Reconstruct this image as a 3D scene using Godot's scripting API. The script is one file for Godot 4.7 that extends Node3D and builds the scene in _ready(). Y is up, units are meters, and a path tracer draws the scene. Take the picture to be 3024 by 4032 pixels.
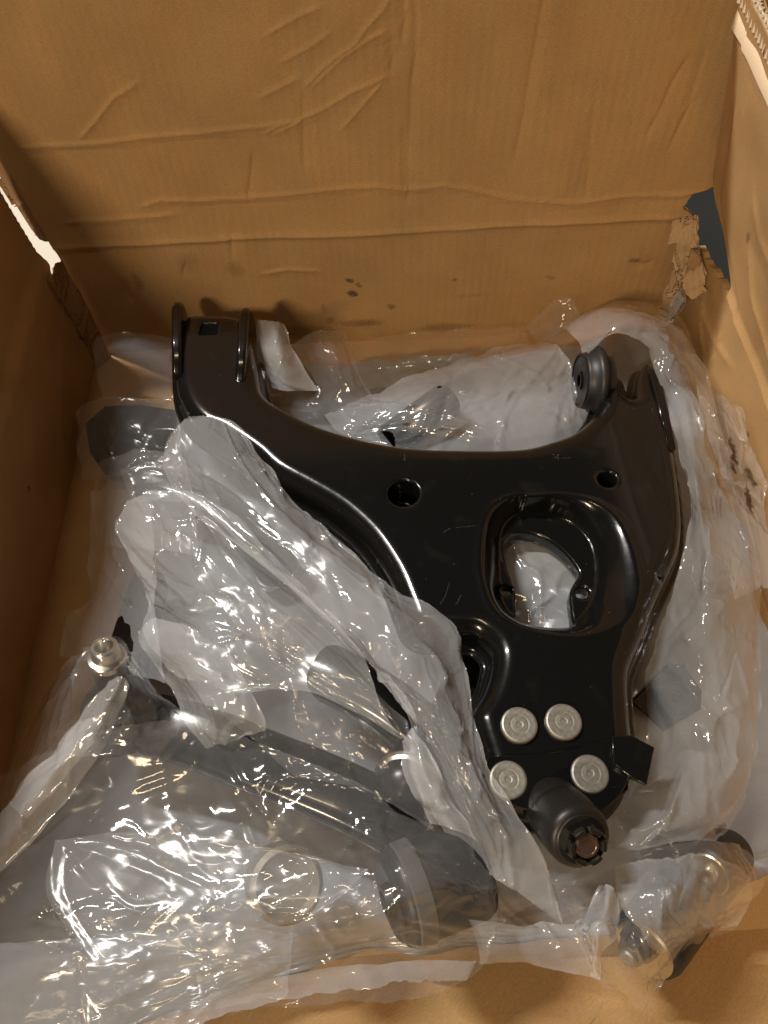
extends Node3D

# ---------------------------------------------------------------- naming
var taken := {}

func numbered(called: String) -> String:
	taken[called] = taken.get(called, -1) + 1
	return called if taken[called] == 0 else "%s_%03d" % [called, taken[called]]

func thing(called: String, label: String, category: String, at := Vector3.ZERO, group := "") -> Node3D:
	var o := Node3D.new()
	o.name = numbered(called)
	add_child(o, true)
	o.position = at
	tag(o, label, category, group)
	return o

func tag(o: Node3D, label: String, category := "", group := "", kind := "") -> void:
	if label: o.set_meta("label", label)
	if category: o.set_meta("category", category)
	if group: o.set_meta("group", group)
	if kind: o.set_meta("kind", kind)

func obj(called: String, mesh: Mesh, mat: Material, parent: Node, at := Transform3D()) -> MeshInstance3D:
	var o := MeshInstance3D.new()
	o.name = called
	o.mesh = mesh
	o.material_override = mat
	o.cast_shadow = GeometryInstance3D.SHADOW_CASTING_SETTING_DOUBLE_SIDED
	parent.add_child(o, true)
	o.transform = at
	return o

# ---------------------------------------------------------------- mesh helpers
class Tri:
	var v := PackedVector3Array()
	var n := PackedVector3Array()
	var uv := PackedVector2Array()
	var ix := PackedInt32Array()
	func vert(p: Vector3, nn: Vector3, t := Vector2.ZERO) -> int:
		v.append(p); n.append(nn); uv.append(t)
		return v.size() - 1
	func face(a: int, b: int, c: int) -> void:
		# clockwise seen from the side the normals point to
		var g := (v[b] - v[a]).cross(v[c] - v[a])
		if g.dot(n[a] + n[b] + n[c]) > 0.0:
			ix.append(a); ix.append(c); ix.append(b)
		else:
			ix.append(a); ix.append(b); ix.append(c)
	func quad(a: int, b: int, c: int, d: int) -> void:
		face(a, b, c); face(a, c, d)
	func mesh() -> ArrayMesh:
		var arr := []
		arr.resize(Mesh.ARRAY_MAX)
		arr[Mesh.ARRAY_VERTEX] = v
		arr[Mesh.ARRAY_NORMAL] = n
		arr[Mesh.ARRAY_TEX_UV] = uv
		arr[Mesh.ARRAY_INDEX] = ix
		var m := ArrayMesh.new()
		m.add_surface_from_arrays(Mesh.PRIMITIVE_TRIANGLES, arr)
		return m

# a turned shape: profile of (radius, height) about the y axis; sides and waviness let it be a hexagon or an uneven boot
func lathe(profile: Array, seg := 48, sides := 0, smooth := false) -> ArrayMesh:
	var t := Tri.new()
	var k := profile.size()
	var nrm := []
	for i in k - 1:
		var d: Vector2 = profile[i + 1] - profile[i]
		nrm.append(Vector2(d.y, -d.x).normalized())
	for i in k - 1:
		var na: Vector2 = nrm[i]
		var nb: Vector2 = nrm[i]
		if smooth:
			if i > 0: na = (nrm[i] + nrm[i - 1]).normalized()
			if i < k - 2: nb = (nrm[i] + nrm[i + 1]).normalized()
		var rows := [[], []]
		for e in 2:
			var pr: Vector2 = profile[i + e]
			var nn: Vector2 = na if e == 0 else nb
			for s in seg + 1:
				var a := TAU * s / seg
				var r := pr.x
				var an := a
				if sides > 0:
					var w := fposmod(a, TAU / sides) - PI / sides
					r = pr.x * minf(1.0, cos(PI / sides) / cos(w) * 1.03)
					an = a - w
				rows[e].append(t.vert(Vector3(cos(a) * r, pr.y, sin(a) * r), Vector3(cos(an) * nn.x, nn.y, sin(an) * nn.x).normalized(), Vector2(a / TAU * 4.0, pr.y * 20.0)))
		for s in seg:
			t.quad(rows[0][s], rows[0][s + 1], rows[1][s + 1], rows[1][s])
	return t.mesh()

# a block of a ring, for the teeth of a castle nut
func sector(r0: float, r1: float, y0: float, y1: float, a0: float, a1: float) -> ArrayMesh:
	var t := Tri.new()
	var n := 6
	var c := 0.0006
	for i in n:
		var u := lerpf(a0, a1, float(i) / n)
		var v := lerpf(a0, a1, float(i + 1) / n)
		var du := Vector3(cos(u), 0, sin(u))
		var dv := Vector3(cos(v), 0, sin(v))
		var up := Vector3.UP
		var prof := [Vector2(r0, y0), Vector2(r0, y1 - c), Vector2(r0 + c, y1), Vector2(r1 - c, y1), Vector2(r1, y1 - c), Vector2(r1, y0)]
		for k in prof.size() - 1:
			var p: Vector2 = prof[k]
			var q: Vector2 = prof[k + 1]
			var nn := Vector2(-(q.y - p.y), q.x - p.x).normalized()
			t.quad(t.vert(du * p.x + up * p.y, du * nn.x + up * nn.y), t.vert(dv * p.x + up * p.y, dv * nn.x + up * nn.y), t.vert(dv * q.x + up * q.y, dv * nn.x + up * nn.y), t.vert(du * q.x + up * q.y, du * nn.x + up * nn.y))
	for e in 2:
		var a := a0 if e == 0 else a1
		var d := Vector3(cos(a), 0, sin(a))
		var nn := Vector3(-sin(a), 0, cos(a)) * (1.0 if e == 1 else -1.0)
		t.quad(t.vert(d * r0 + Vector3.UP * y0, nn), t.vert(d * r1 + Vector3.UP * y0, nn), t.vert(d * (r1 - c) + Vector3.UP * y1, nn), t.vert(d * (r0 + c) + Vector3.UP * y1, nn))
	return t.mesh()

func along(at: Vector3, axis: Vector3, spin := 0.0) -> Transform3D:
	var y := axis.normalized()
	var x := y.cross(Vector3(0.3, 0.2, 0.93)).normalized()
	var z := x.cross(y)
	return Transform3D(Basis(x, y, z).rotated(y, spin), at)

# a flat plate cut to an outline in x and z, with rounded edges, from y = 0 up
func plate(outline: Array, thick: float, bevel: float) -> ArrayMesh:
	var p := PackedVector2Array(outline)
	if Geometry2D.is_polygon_clockwise(p):
		p.reverse()
	var k := p.size()
	var out := PackedVector2Array()
	for i in k:
		var e1 := (p[i] - p[(i + k - 1) % k]).normalized()
		var e2 := (p[(i + 1) % k] - p[i]).normalized()
		out.append(((Vector2(e1.y, -e1.x) + Vector2(e2.y, -e2.x)).normalized()))
	# which side is outside
	var probe := p[0] + out[0] * 0.0008
	if Geometry2D.is_point_in_polygon(probe, p):
		for i in k: out[i] = -out[i]
	var t := Tri.new()
	var rings := [[bevel, 0.0], [0.0, bevel], [0.0, thick - bevel], [bevel * 0.3, thick - bevel * 0.3], [bevel, thick]]
	var rn := [Vector2(0.5, -0.9), Vector2(1, 0), Vector2(1, 0), Vector2(0.7, 0.7), Vector2(0, 1)]
	var prev := []
	for r in rings.size():
		var row := []
		for i in k:
			var q: Vector2 = p[i] - out[i] * rings[r][0]
			row.append(t.vert(Vector3(q.x, rings[r][1], q.y), Vector3(out[i].x * rn[r].x, rn[r].y, out[i].y * rn[r].x).normalized(), q * 4.0))
		if r > 0:
			for i in k:
				t.quad(prev[i], prev[(i + 1) % k], row[(i + 1) % k], row[i])
		prev = row
	for side in 2:
		var row := []
		var poly := PackedVector2Array()
		for i in k:
			var q: Vector2 = p[i] - out[i] * bevel
			poly.append(q)
			row.append(t.vert(Vector3(q.x, thick * side, q.y), Vector3(0, side * 2 - 1, 0), q * 4.0))
		var tr := Geometry2D.triangulate_polygon(poly)
		for i in tr.size() / 3:
			t.face(row[tr[i * 3]], row[tr[i * 3 + 1]], row[tr[i * 3 + 2]])
	return t.mesh()

# a rounded bar swept along points, section half sizes a (sideways) and b (up)
func sweep(points: Array, a: float, b: float, power := 3.0, taper := 1.0) -> ArrayMesh:
	var t := Tri.new()
	var c := Curve3D.new()
	for i in points.size():
		var p: Vector3 = points[i]
		var d := Vector3.ZERO
		if i > 0 and i < points.size() - 1:
			d = (points[i + 1] - points[i - 1]) / 6.0
		c.add_point(p, -d, d)
	var n := 64
	var ln := c.get_baked_length()
	var seg := 28
	var prev := []
	for i in n + 1:
		var o := c.sample_baked(ln * i / n, true)
		var f := (c.sample_baked(minf(ln, ln * i / n + 0.004), true) - c.sample_baked(maxf(0.0, ln * i / n - 0.004), true)).normalized()
		var sd := f.cross(Vector3.UP).normalized()
		var up := sd.cross(f)
		var k := lerpf(1.0, taper, float(i) / n)
		var near := minf(ln * i / n, ln * (n - i) / n) / (a * 0.9)
		if near < 1.0: k *= sqrt(maxf(0.12, 1.0 - (1.0 - near) * (1.0 - near)))
		var row := []
		for s in seg:
			var an := TAU * s / seg
			var cx := signf(cos(an)) * pow(absf(cos(an)), 2.0 / power)
			var cy := signf(sin(an)) * pow(absf(sin(an)), 2.0 / power)
			var nn := (sd * (signf(cos(an)) * pow(absf(cos(an)), 2.0 - 2.0 / power) / a) + up * (signf(sin(an)) * pow(absf(sin(an)), 2.0 - 2.0 / power) / b)).normalized()
			row.append(t.vert(o + sd * cx * a * k + up * cy * b * k, nn, Vector2(float(s) / seg, ln * i / n * 8.0)))
		if i > 0:
			for s in seg:
				t.quad(prev[s], prev[(s + 1) % seg], row[(s + 1) % seg], row[s])
		if i == 0 or i == n:
			var m := t.vert(o, f * (1.0 if i == n else -1.0))
			var cap := []
			for s in seg:
				cap.append(t.vert(t.v[row[s]], f * (1.0 if i == n else -1.0)))
			for s in seg:
				t.face(m, cap[s], cap[(s + 1) % seg])
		prev = row
	return t.mesh()

func smooth_line(pts: Array, closed: bool, per := 6) -> PackedVector2Array:
	var out := PackedVector2Array()
	var k := pts.size()
	for i in (k if closed else k - 1):
		var p0: Vector2 = pts[(i + k - 1) % k] if closed or i > 0 else pts[0]
		var p1: Vector2 = pts[i]
		var p2: Vector2 = pts[(i + 1) % k]
		var p3: Vector2 = pts[(i + 2) % k] if closed or i < k - 2 else pts[k - 1]
		for j in per:
			out.append(p1.cubic_interpolate(p2, p0, p3, float(j) / per))
	return out

# signed distance to an outline, sampled on a grid; exact within reach of the outline
func sdf_grid(poly: PackedVector2Array, o: Vector2, c: float, nx: int, nz: int, reach: float) -> PackedFloat32Array:
	var d := PackedFloat32Array()
	d.resize(nx * nz)
	d.fill(reach)
	var k := poly.size()
	for i in k:
		var a := poly[i]
		var b := poly[(i + 1) % k]
		var x0 := maxi(0, int((minf(a.x, b.x) - reach - o.x) / c))
		var x1 := mini(nx - 1, int((maxf(a.x, b.x) + reach - o.x) / c) + 1)
		var z0 := maxi(0, int((minf(a.y, b.y) - reach - o.y) / c))
		var z1 := mini(nz - 1, int((maxf(a.y, b.y) + reach - o.y) / c) + 1)
		var ab := b - a
		var l2 := maxf(ab.length_squared(), 1e-12)
		for z in range(z0, z1 + 1):
			for x in range(x0, x1 + 1):
				var p := Vector2(o.x + x * c, o.y + z * c) - a
				var q := (p - ab * clampf(p.dot(ab) / l2, 0.0, 1.0)).length()
				var w := z * nx + x
				if q < d[w]: d[w] = q
	for z in nz:
		for x in nx:
			if Geometry2D.is_point_in_polygon(Vector2(o.x + x * c, o.y + z * c), poly):
				d[z * nx + x] = -d[z * nx + x]
	return d

# surface net of a field on a grid, index (y * nz + z) * nx + x; negative is inside
func surface_net(F: PackedFloat32Array, nx: int, ny: int, nz: int, o: Vector3, c: float) -> ArrayMesh:
	var t := Tri.new()
	var at := PackedInt32Array()
	at.resize(nx * ny * nz)
	at.fill(-1)
	var sy := nx * nz
	var off := [0, 1, nx, nx + 1, sy, sy + 1, sy + nx, sy + nx + 1]
	var edges := [[0, 1], [2, 3], [4, 5], [6, 7], [0, 2], [1, 3], [4, 6], [5, 7], [0, 4], [1, 5], [2, 6], [3, 7]]
	var corner := [Vector3(0, 0, 0), Vector3(1, 0, 0), Vector3(0, 0, 1), Vector3(1, 0, 1), Vector3(0, 1, 0), Vector3(1, 1, 0), Vector3(0, 1, 1), Vector3(1, 1, 1)]
	for y in ny - 1:
		for z in nz - 1:
			var base := (y * nz + z) * nx
			for x in nx - 1:
				var b := base + x
				var s := 0
				if F[b] < 0.0: s += 1
				if F[b + 1] < 0.0: s += 1
				if F[b + nx] < 0.0: s += 1
				if F[b + nx + 1] < 0.0: s += 1
				if F[b + sy] < 0.0: s += 1
				if F[b + sy + 1] < 0.0: s += 1
				if F[b + sy + nx] < 0.0: s += 1
				if F[b + sy + nx + 1] < 0.0: s += 1
				if s == 0 or s == 8: continue
				var p := Vector3.ZERO
				var m := 0
				for e in edges:
					var f0 := F[b + off[e[0]]]
					var f1 := F[b + off[e[1]]]
					if (f0 < 0.0) != (f1 < 0.0):
						p += corner[e[0]].lerp(corner[e[1]], f0 / (f0 - f1))
						m += 1
				at[b] = t.vert(Vector3(x, y, z) + p / m, Vector3.UP)
	for i in t.v.size():
		var p := t.v[i]
		var g := Vector3(field(F, nx, ny, nz, p + Vector3(1, 0, 0)) - field(F, nx, ny, nz, p - Vector3(1, 0, 0)), field(F, nx, ny, nz, p + Vector3(0, 1, 0)) - field(F, nx, ny, nz, p - Vector3(0, 1, 0)), field(F, nx, ny, nz, p + Vector3(0, 0, 1)) - field(F, nx, ny, nz, p - Vector3(0, 0, 1)))
		t.n[i] = g.normalized() if g.length() > 1e-9 else Vector3.UP
	for y in range(1, ny - 1):
		for z in range(1, nz - 1):
			var base := (y * nz + z) * nx
			for x in range(1, nx - 1):
				var b := base + x
				var inside := F[b] < 0.0
				if inside != (F[b + 1] < 0.0):
					t.quad(at[b], at[b - nx], at[b - nx - sy], at[b - sy])
				if inside != (F[b + nx] < 0.0):
					t.quad(at[b], at[b - 1], at[b - 1 - sy], at[b - sy])
				if inside != (F[b + sy] < 0.0):
					t.quad(at[b], at[b - 1], at[b - 1 - nx], at[b - nx])
	for i in t.v.size():
		t.v[i] = o + t.v[i] * c
		t.uv[i] = Vector2(t.v[i].x, t.v[i].z) * 4.0
	return t.mesh()

func field(F: PackedFloat32Array, nx: int, ny: int, nz: int, p: Vector3) -> float:
	var x := clampi(int(p.x), 0, nx - 2)
	var y := clampi(int(p.y), 0, ny - 2)
	var z := clampi(int(p.z), 0, nz - 2)
	var fx := p.x - x
	var fy := p.y - y
	var fz := p.z - z
	var b := (y * nz + z) * nx + x
	var sy := nx * nz
	return lerpf(lerpf(lerpf(F[b], F[b + 1], fx), lerpf(F[b + nx], F[b + nx + 1], fx), fz), lerpf(lerpf(F[b + sy], F[b + sy + 1], fx), lerpf(F[b + sy + nx], F[b + sy + nx + 1], fx), fz), fy)

# ---------------------------------------------------------------- plastic film
func noise(kind: int, freq: float, sd: int, oct := 1) -> FastNoiseLite:
	var n := FastNoiseLite.new()
	n.noise_type = kind
	n.frequency = freq
	n.seed = sd
	n.fractal_type = FastNoiseLite.FRACTAL_NONE if oct == 1 else FastNoiseLite.FRACTAL_FBM
	n.fractal_octaves = oct
	if kind == FastNoiseLite.TYPE_CELLULAR:
		n.cellular_return_type = FastNoiseLite.RETURN_DISTANCE2_SUB
		n.cellular_jitter = 1.0
	return n

func spline(row: Array, t: float) -> Vector3:
	var k := row.size() - 1
	var f := clampf(t, 0.0, 1.0) * k
	var i := mini(int(f), k - 1)
	var p0: Vector3 = row[maxi(i - 1, 0)]
	var p1: Vector3 = row[i]
	var p2: Vector3 = row[i + 1]
	var p3: Vector3 = row[mini(i + 2, k)]
	return p1.cubic_interpolate(p2, p0, p3, f - i)

# crushed film: random heights on a triangle lattice, flat in between, so that the sheet breaks into facets with sharp creases
func lattice(ix: int, iy: int, sd: int) -> float:
	var h := (ix * 374761393 + iy * 668265263 + sd * 974634777) & 0x7fffffff
	h = ((h ^ (h >> 13)) * 1274126177) & 0x7fffffff
	h = h ^ (h >> 16)
	return float(h & 0xffff) / 32767.5 - 1.0

func facets(p: Vector2, sd: int) -> float:
	var s := (p.x + p.y) * 0.366025
	var x := p.x + s
	var y := p.y + s
	var ix := floori(x)
	var iy := floori(y)
	var fx := x - ix
	var fy := y - iy
	var a := lattice(ix, iy, sd)
	var c := lattice(ix + 1, iy + 1, sd)
	if fx > fy:
		var b := lattice(ix + 1, iy, sd)
		return a * (1.0 - fx) + b * (fx - fy) + c * fy
	var b2 := lattice(ix, iy + 1, sd)
	return a * (1.0 - fy) + b2 * (fy - fx) + c * fx

# A sheet of film through rows of points. crumple: size of the crushed facets, folds: long pleats along dir, fine: small wrinkles.
# creases: sharp lines pressed into it. ragged: how torn each of the four edges is (first and last in the row, first and last row).
func film(rows: Array, sd: int, crumple: float, folds: float, dir: Vector3, fine: float, creases := [], ragged := [0.0, 0.0, 0.0, 0.0], step := 0.0017, bubble := 0.0) -> ArrayMesh:
	var lu := 0.0
	for r in rows:
		var s := 0.0
		for i in r.size() - 1: s += (r[i + 1] - r[i]).length()
		lu = maxf(lu, s)
	var lv := 0.0
	for i in rows.size() - 1:
		lv += maxf((rows[i + 1][0] - rows[i][0]).length(), (rows[i + 1][-1] - rows[i][-1]).length())
	var nu := clampi(int(lu / step), 12, 250)
	var nv := clampi(int(lv / step), 12, 250)
	var simp := noise(FastNoiseLite.TYPE_SIMPLEX_SMOOTH, 1.0, sd + 3)
	var pos := PackedVector3Array()
	pos.resize((nu + 1) * (nv + 1))
	var grid := []
	for i in nu + 1:
		var col := []
		for r in rows:
			col.append(spline(r, float(i) / nu))
		grid.append(col)
	# base sheet with torn edges
	for i in nu + 1:
		for j in nv + 1:
			var u := float(i) / nu
			var v := float(j) / nv
			var a0: float = ragged[2] * (0.5 + 0.5 * simp.get_noise_2d(u * lu * 55.0, 3.0) + 0.35 * simp.get_noise_2d(u * lu * 260.0, 9.0)) / lv
			var a1: float = ragged[3] * (0.5 + 0.5 * simp.get_noise_2d(u * lu * 55.0, 13.0) + 0.35 * simp.get_noise_2d(u * lu * 260.0, 19.0)) / lv
			pos[i * (nv + 1) + j] = spline(grid[i], a0 + v * (1.0 - a0 - a1))
	if ragged[0] > 0.0 or ragged[1] > 0.0:
		var src := pos.duplicate()
		for j in nv + 1:
			var v := float(j) / nv
			var b0: float = ragged[0] * (0.5 + 0.5 * simp.get_noise_2d(v * lv * 55.0, 33.0) + 0.35 * simp.get_noise_2d(v * lv * 260.0, 39.0)) / lu
			var b1: float = ragged[1] * (0.5 + 0.5 * simp.get_noise_2d(v * lv * 55.0, 53.0) + 0.35 * simp.get_noise_2d(v * lv * 260.0, 59.0)) / lu
			for i in nu + 1:
				var f := clampf(b0 + float(i) / nu * (1.0 - b0 - b1), 0.0, 1.0) * nu
				var q := mini(int(f), nu - 1)
				pos[i * (nv + 1) + j] = src[q * (nv + 1) + j].lerp(src[(q + 1) * (nv + 1) + j], f - q)
	var nrm := sheet_normals(pos, nu, nv)
	var segs := []
	for line in creases:
		for i in line.size() - 1:
			segs.append([line[i], line[i + 1], i == 0, i == line.size() - 2])
	# straight creases: rays out of a few pinched points, and strokes that mostly run one way
	var relief := PackedFloat32Array()
	relief.resize(pos.size())
	if crumple > 0.0:
		var rng := RandomNumberGenerator.new()
		rng.seed = sd * 77 + 5
		var k := clampf(crumple / 0.0015, 0.4, 1.6)
		var main := rng.randf() * PI
		for pinch in clampi(int(lu * lv * 120.0 * k), 1, 6):
			var c := Vector2(rng.randf() * lu, rng.randf() * lv)
			var a0 := rng.randf() * TAU
			for ray in rng.randi_range(4, 9):
				var an := a0 + rng.randfn(0.0, 0.7) + (PI if rng.randf() < 0.3 else 0.0)
				stroke(relief, nu, nv, lu, lv, c, c + Vector2(cos(an), sin(an)) * rng.randf_range(0.025, 0.13), rng.randf_range(0.0005, 0.0015) * (1.0 if rng.randf() < 0.65 else -1.0), 0.15, rng.randf_range(0.0028, 0.0065))
		for n in clampi(int(lu * lv * 160.0 * k), 1, 9):
			var c := Vector2(rng.randf() * lu, rng.randf() * lv)
			var an := main + rng.randfn(0.0, 0.25)
			var half := Vector2(cos(an), sin(an)) * rng.randf_range(0.05, 0.14)
			stroke(relief, nu, nv, lu, lv, c - half, c + half, rng.randf_range(0.0012, 0.0026) * (1.0 if rng.randf() < 0.7 else -1.0), 0.5, rng.randf_range(0.005, 0.011))
		for n in clampi(int(lu * lv * 600.0 * k), 3, 40):
			var c := Vector2(rng.randf() * lu, rng.randf() * lv)
			var an := main + rng.randfn(0.0, 0.35) if rng.randf() < 0.65 else rng.randf() * PI
			var half := Vector2(cos(an), sin(an)) * rng.randf_range(0.006, 0.05)
			stroke(relief, nu, nv, lu, lv, c - half, c + half, rng.randf_range(0.0003, 0.0009) * (1.0 if rng.randf() < 0.6 else -1.0), 0.4, rng.randf_range(0.002, 0.005))
	var d := dir.normalized()
	var moved := PackedVector3Array()
	moved.resize(pos.size())
	for w in pos.size():
		var p := pos[w]
		var warp := Vector3(simp.get_noise_3d(p.x * 22.0, p.y * 22.0, p.z * 22.0), simp.get_noise_3d(p.x * 22.0 + 40.0, p.y * 22.0, p.z * 22.0), simp.get_noise_3d(p.x * 22.0, p.y * 22.0 + 40.0, p.z * 22.0)) * 0.012
		var q := p + warp
		var al := q.dot(d)
		var st := q - d * (al * 0.72)
		var h := 0.0
		if crumple > 0.0:
			var m1 := Vector2(float(w / (nv + 1)) / nu * lu, float(w % (nv + 1)) / nv * lv)
			var m2 := m1 + Vector2(warp.x, warp.z) * 0.3
			var turned := m2.rotated(sd * 1.7)
			var wild := smoothstep(-0.5, 0.5, simp.get_noise_3d(p.x * 11.0 + 20.0, p.y * 11.0, p.z * 11.0))
			h += crumple * (1.7 * facets(Vector2(turned.x * 15.0, turned.y * 8.0), sd) + 0.55 * facets(m2.rotated(sd * 0.9) * Vector2(36.0, 17.0), sd + 5) + 0.16 * wild * facets(m2.rotated(sd * 2.3) * Vector2(85.0, 48.0), sd + 9))
			h += relief[w]
			var eu := minf(m1.x, lu - m1.x)
			var ev := minf(m1.y, lv - m1.y)
			var edge := minf(eu, ev)
			if edge < 0.012:
				h += 0.0026 * exp(-edge / 0.0035) * (0.35 + 1.3 * simp.get_noise_3d(p.x * 28.0 + 70.0, p.y * 28.0, p.z * 28.0))
		if folds > 0.0:
			var sf := q - d * (al * 0.9)
			var r1 := 1.0 - absf(simp.get_noise_3d(sf.x * 45.0, sf.y * 45.0, sf.z * 45.0 + 7.0)) * 2.0
			var r2 := 1.0 - absf(simp.get_noise_3d(sf.x * 110.0 + 5.0, sf.y * 110.0, sf.z * 110.0)) * 2.0
			h += folds * 0.35 * (r1 * 0.7 + r2 * 0.06)
		if fine > 0.0:
			var mask := smoothstep(0.05, 0.55, simp.get_noise_3d(p.x * 16.0 + 80.0, p.y * 16.0, p.z * 16.0))
			h += 0.22 * fine * mask * (1.0 - 2.0 * absf(simp.get_noise_3d(st.x * 260.0, st.y * 260.0, st.z * 260.0)) + 0.4 * simp.get_noise_3d(q.x * 420.0, q.y * 420.0, q.z * 420.0))
		if bubble > 0.0:
			h += bubble * simp.get_noise_3d(p.x * 14.0 + 11.0, p.y * 14.0, p.z * 14.0)
		for s in segs:
			var a: Vector3 = s[0]
			var ab: Vector3 = s[1] - a
			var t := clampf((q - a).dot(ab) / maxf(ab.length_squared(), 1e-9), 0.0, 1.0)
			var e := q - a - ab * t
			e.y *= 0.3
			var dist := e.length()
			if dist < 0.009:
				var fade := 1.0
				if s[2]: fade = minf(fade, t * 3.0)
				if s[3]: fade = minf(fade, (1.0 - t) * 3.0)
				h += 0.0030 * fade * exp(-dist / 0.0024)
		moved[w] = p + nrm[w] * h
	nrm = sheet_normals(moved, nu, nv)
	var t2 := Tri.new()
	t2.v = moved
	t2.n = nrm
	t2.uv.resize(moved.size())
	for i in nu + 1:
		for j in nv + 1:
			t2.uv[i * (nv + 1) + j] = Vector2(float(i) / nu * lu, float(j) / nv * lv) * 9.0
	for i in nu:
		for j in nv:
			var a := i * (nv + 1) + j
			t2.quad(a, a + nv + 1, a + nv + 2, a + 1)
	return t2.mesh()

# one straight crease with flat flanks pressed into a sheet's relief
func stroke(relief: PackedFloat32Array, nu: int, nv: int, lu: float, lv: float, a: Vector2, b: Vector2, amp: float, tail: float, w: float) -> void:
	var du := lu / nu
	var dv := lv / nv
	var ab := b - a
	var l2 := maxf(ab.length_squared(), 1e-9)
	for i in range(maxi(0, int((minf(a.x, b.x) - w) / du)), mini(nu, int((maxf(a.x, b.x) + w) / du) + 1) + 1):
		for j in range(maxi(0, int((minf(a.y, b.y) - w) / dv)), mini(nv, int((maxf(a.y, b.y) + w) / dv) + 1) + 1):
			var p := Vector2(i * du, j * dv) - a
			var t := clampf(p.dot(ab) / l2, 0.0, 1.0)
			var e := (p - ab * t).length()
			if e < w:
				relief[i * (nv + 1) + j] += amp * (1.0 - e / w) * lerpf(1.0, tail, t) * minf(1.0, (1.0 - t) * 4.0 + tail)

func sheet_normals(pos: PackedVector3Array, nu: int, nv: int) -> PackedVector3Array:
	var out := PackedVector3Array()
	out.resize(pos.size())
	for i in nu + 1:
		for j in nv + 1:
			var a := pos[mini(i + 1, nu) * (nv + 1) + j] - pos[maxi(i - 1, 0) * (nv + 1) + j]
			var b := pos[i * (nv + 1) + mini(j + 1, nv)] - pos[i * (nv + 1) + maxi(j - 1, 0)]
			var n := b.cross(a).normalized()
			if n.y < 0.0: n = -n
			out[i * (nv + 1) + j] = n if n.length() > 0.5 else Vector3.UP
	return out

# ---------------------------------------------------------------- cardboard
# A board of given thickness: at(s, t) gives its inner face, creases are lines in (s, t) metres pressed or raised on it.
func board(at: Callable, ns: int, nt: int, thick: float, uv_scale: float, out_dir: Vector3) -> ArrayMesh:
	var t := Tri.new()
	var pos := PackedVector3Array()
	pos.resize((ns + 1) * (nt + 1))
	for i in ns + 1:
		for j in nt + 1:
			pos[i * (nt + 1) + j] = at.call(float(i) / ns, float(j) / nt)
	var nrm := PackedVector3Array()
	nrm.resize(pos.size())
	for i in ns + 1:
		for j in nt + 1:
			var a := pos[mini(i + 1, ns) * (nt + 1) + j] - pos[maxi(i - 1, 0) * (nt + 1) + j]
			var b := pos[i * (nt + 1) + mini(j + 1, nt)] - pos[i * (nt + 1) + maxi(j - 1, 0)]
			var n := a.cross(b).normalized()
			nrm[i * (nt + 1) + j] = -n if n.dot(out_dir) > 0.0 else n
	for side in 2:
		for w in pos.size():
			var i := w / (nt + 1)
			var j := w % (nt + 1)
			var p := pos[w] if side == 0 else pos[w] + out_dir * thick
			t.vert(p, nrm[w] if side == 0 else -nrm[w], Vector2(float(i) / ns, float(j) / nt) if uv_scale == 0.0 else Vector2(pos[w].x + pos[w].z, pos[w].y) * uv_scale if absf(out_dir.y) < 0.7 else Vector2(pos[w].x, pos[w].z) * uv_scale)
		var o := side * pos.size()
		for i in ns:
			for j in nt:
				var a := o + i * (nt + 1) + j
				t.quad(a, a + nt + 1, a + nt + 2, a + 1)
	var rim := []
	for i in ns + 1: rim.append(i * (nt + 1))
	for j in range(1, nt + 1): rim.append(ns * (nt + 1) + j)
	for i in range(ns - 1, -1, -1): rim.append(i * (nt + 1) + nt)
	for j in range(nt - 1, 0, -1): rim.append(j)
	var mid := pos[(ns / 2) * (nt + 1) + nt / 2]
	for i in rim.size():
		var a: int = rim[i]
		var b: int = rim[(i + 1) % rim.size()]
		var e := out_dir.cross(pos[b] - pos[a]).normalized()
		if e.dot(pos[a] - mid) < 0.0: e = -e
		var q := [t.vert(pos[a], e), t.vert(pos[b], e), t.vert(pos[b] + out_dir * thick, e), t.vert(pos[a] + out_dir * thick, e)]
		for k in 4: t.uv[q[k]] = Vector2(i * 0.01, 0.1 * (k / 2))
		t.quad(q[0], q[1], q[2], q[3])
	return t.mesh()

func press(p: Vector2, lines: Array, amp: float, width: float) -> float:
	var h := 0.0
	for line in lines:
		for i in line.size() - 1:
			var a: Vector2 = line[i]
			var b: Vector2 = line[i + 1]
			if p.x < minf(a.x, b.x) - width * 4.0 or p.x > maxf(a.x, b.x) + width * 4.0 or p.y < minf(a.y, b.y) - width * 4.0 or p.y > maxf(a.y, b.y) + width * 4.0: continue
			var ab := b - a
			var t := clampf((p - a).dot(ab) / maxf(ab.length_squared(), 1e-9), 0.0, 1.0)
			var e := (p - a - ab * t).length()
			var fade := 1.0
			if ab.cross(p - a) * signf(ab.x + 0.001) < 0.0: e *= 0.35
			if i == 0: fade = minf(1.0, t * 2.5 + 0.1)
			if i == line.size() - 2: fade = minf(fade, (1.0 - t) * 2.5 + 0.1)
			h = maxf(h, fade * exp(-e / width))
	return h * amp

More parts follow.
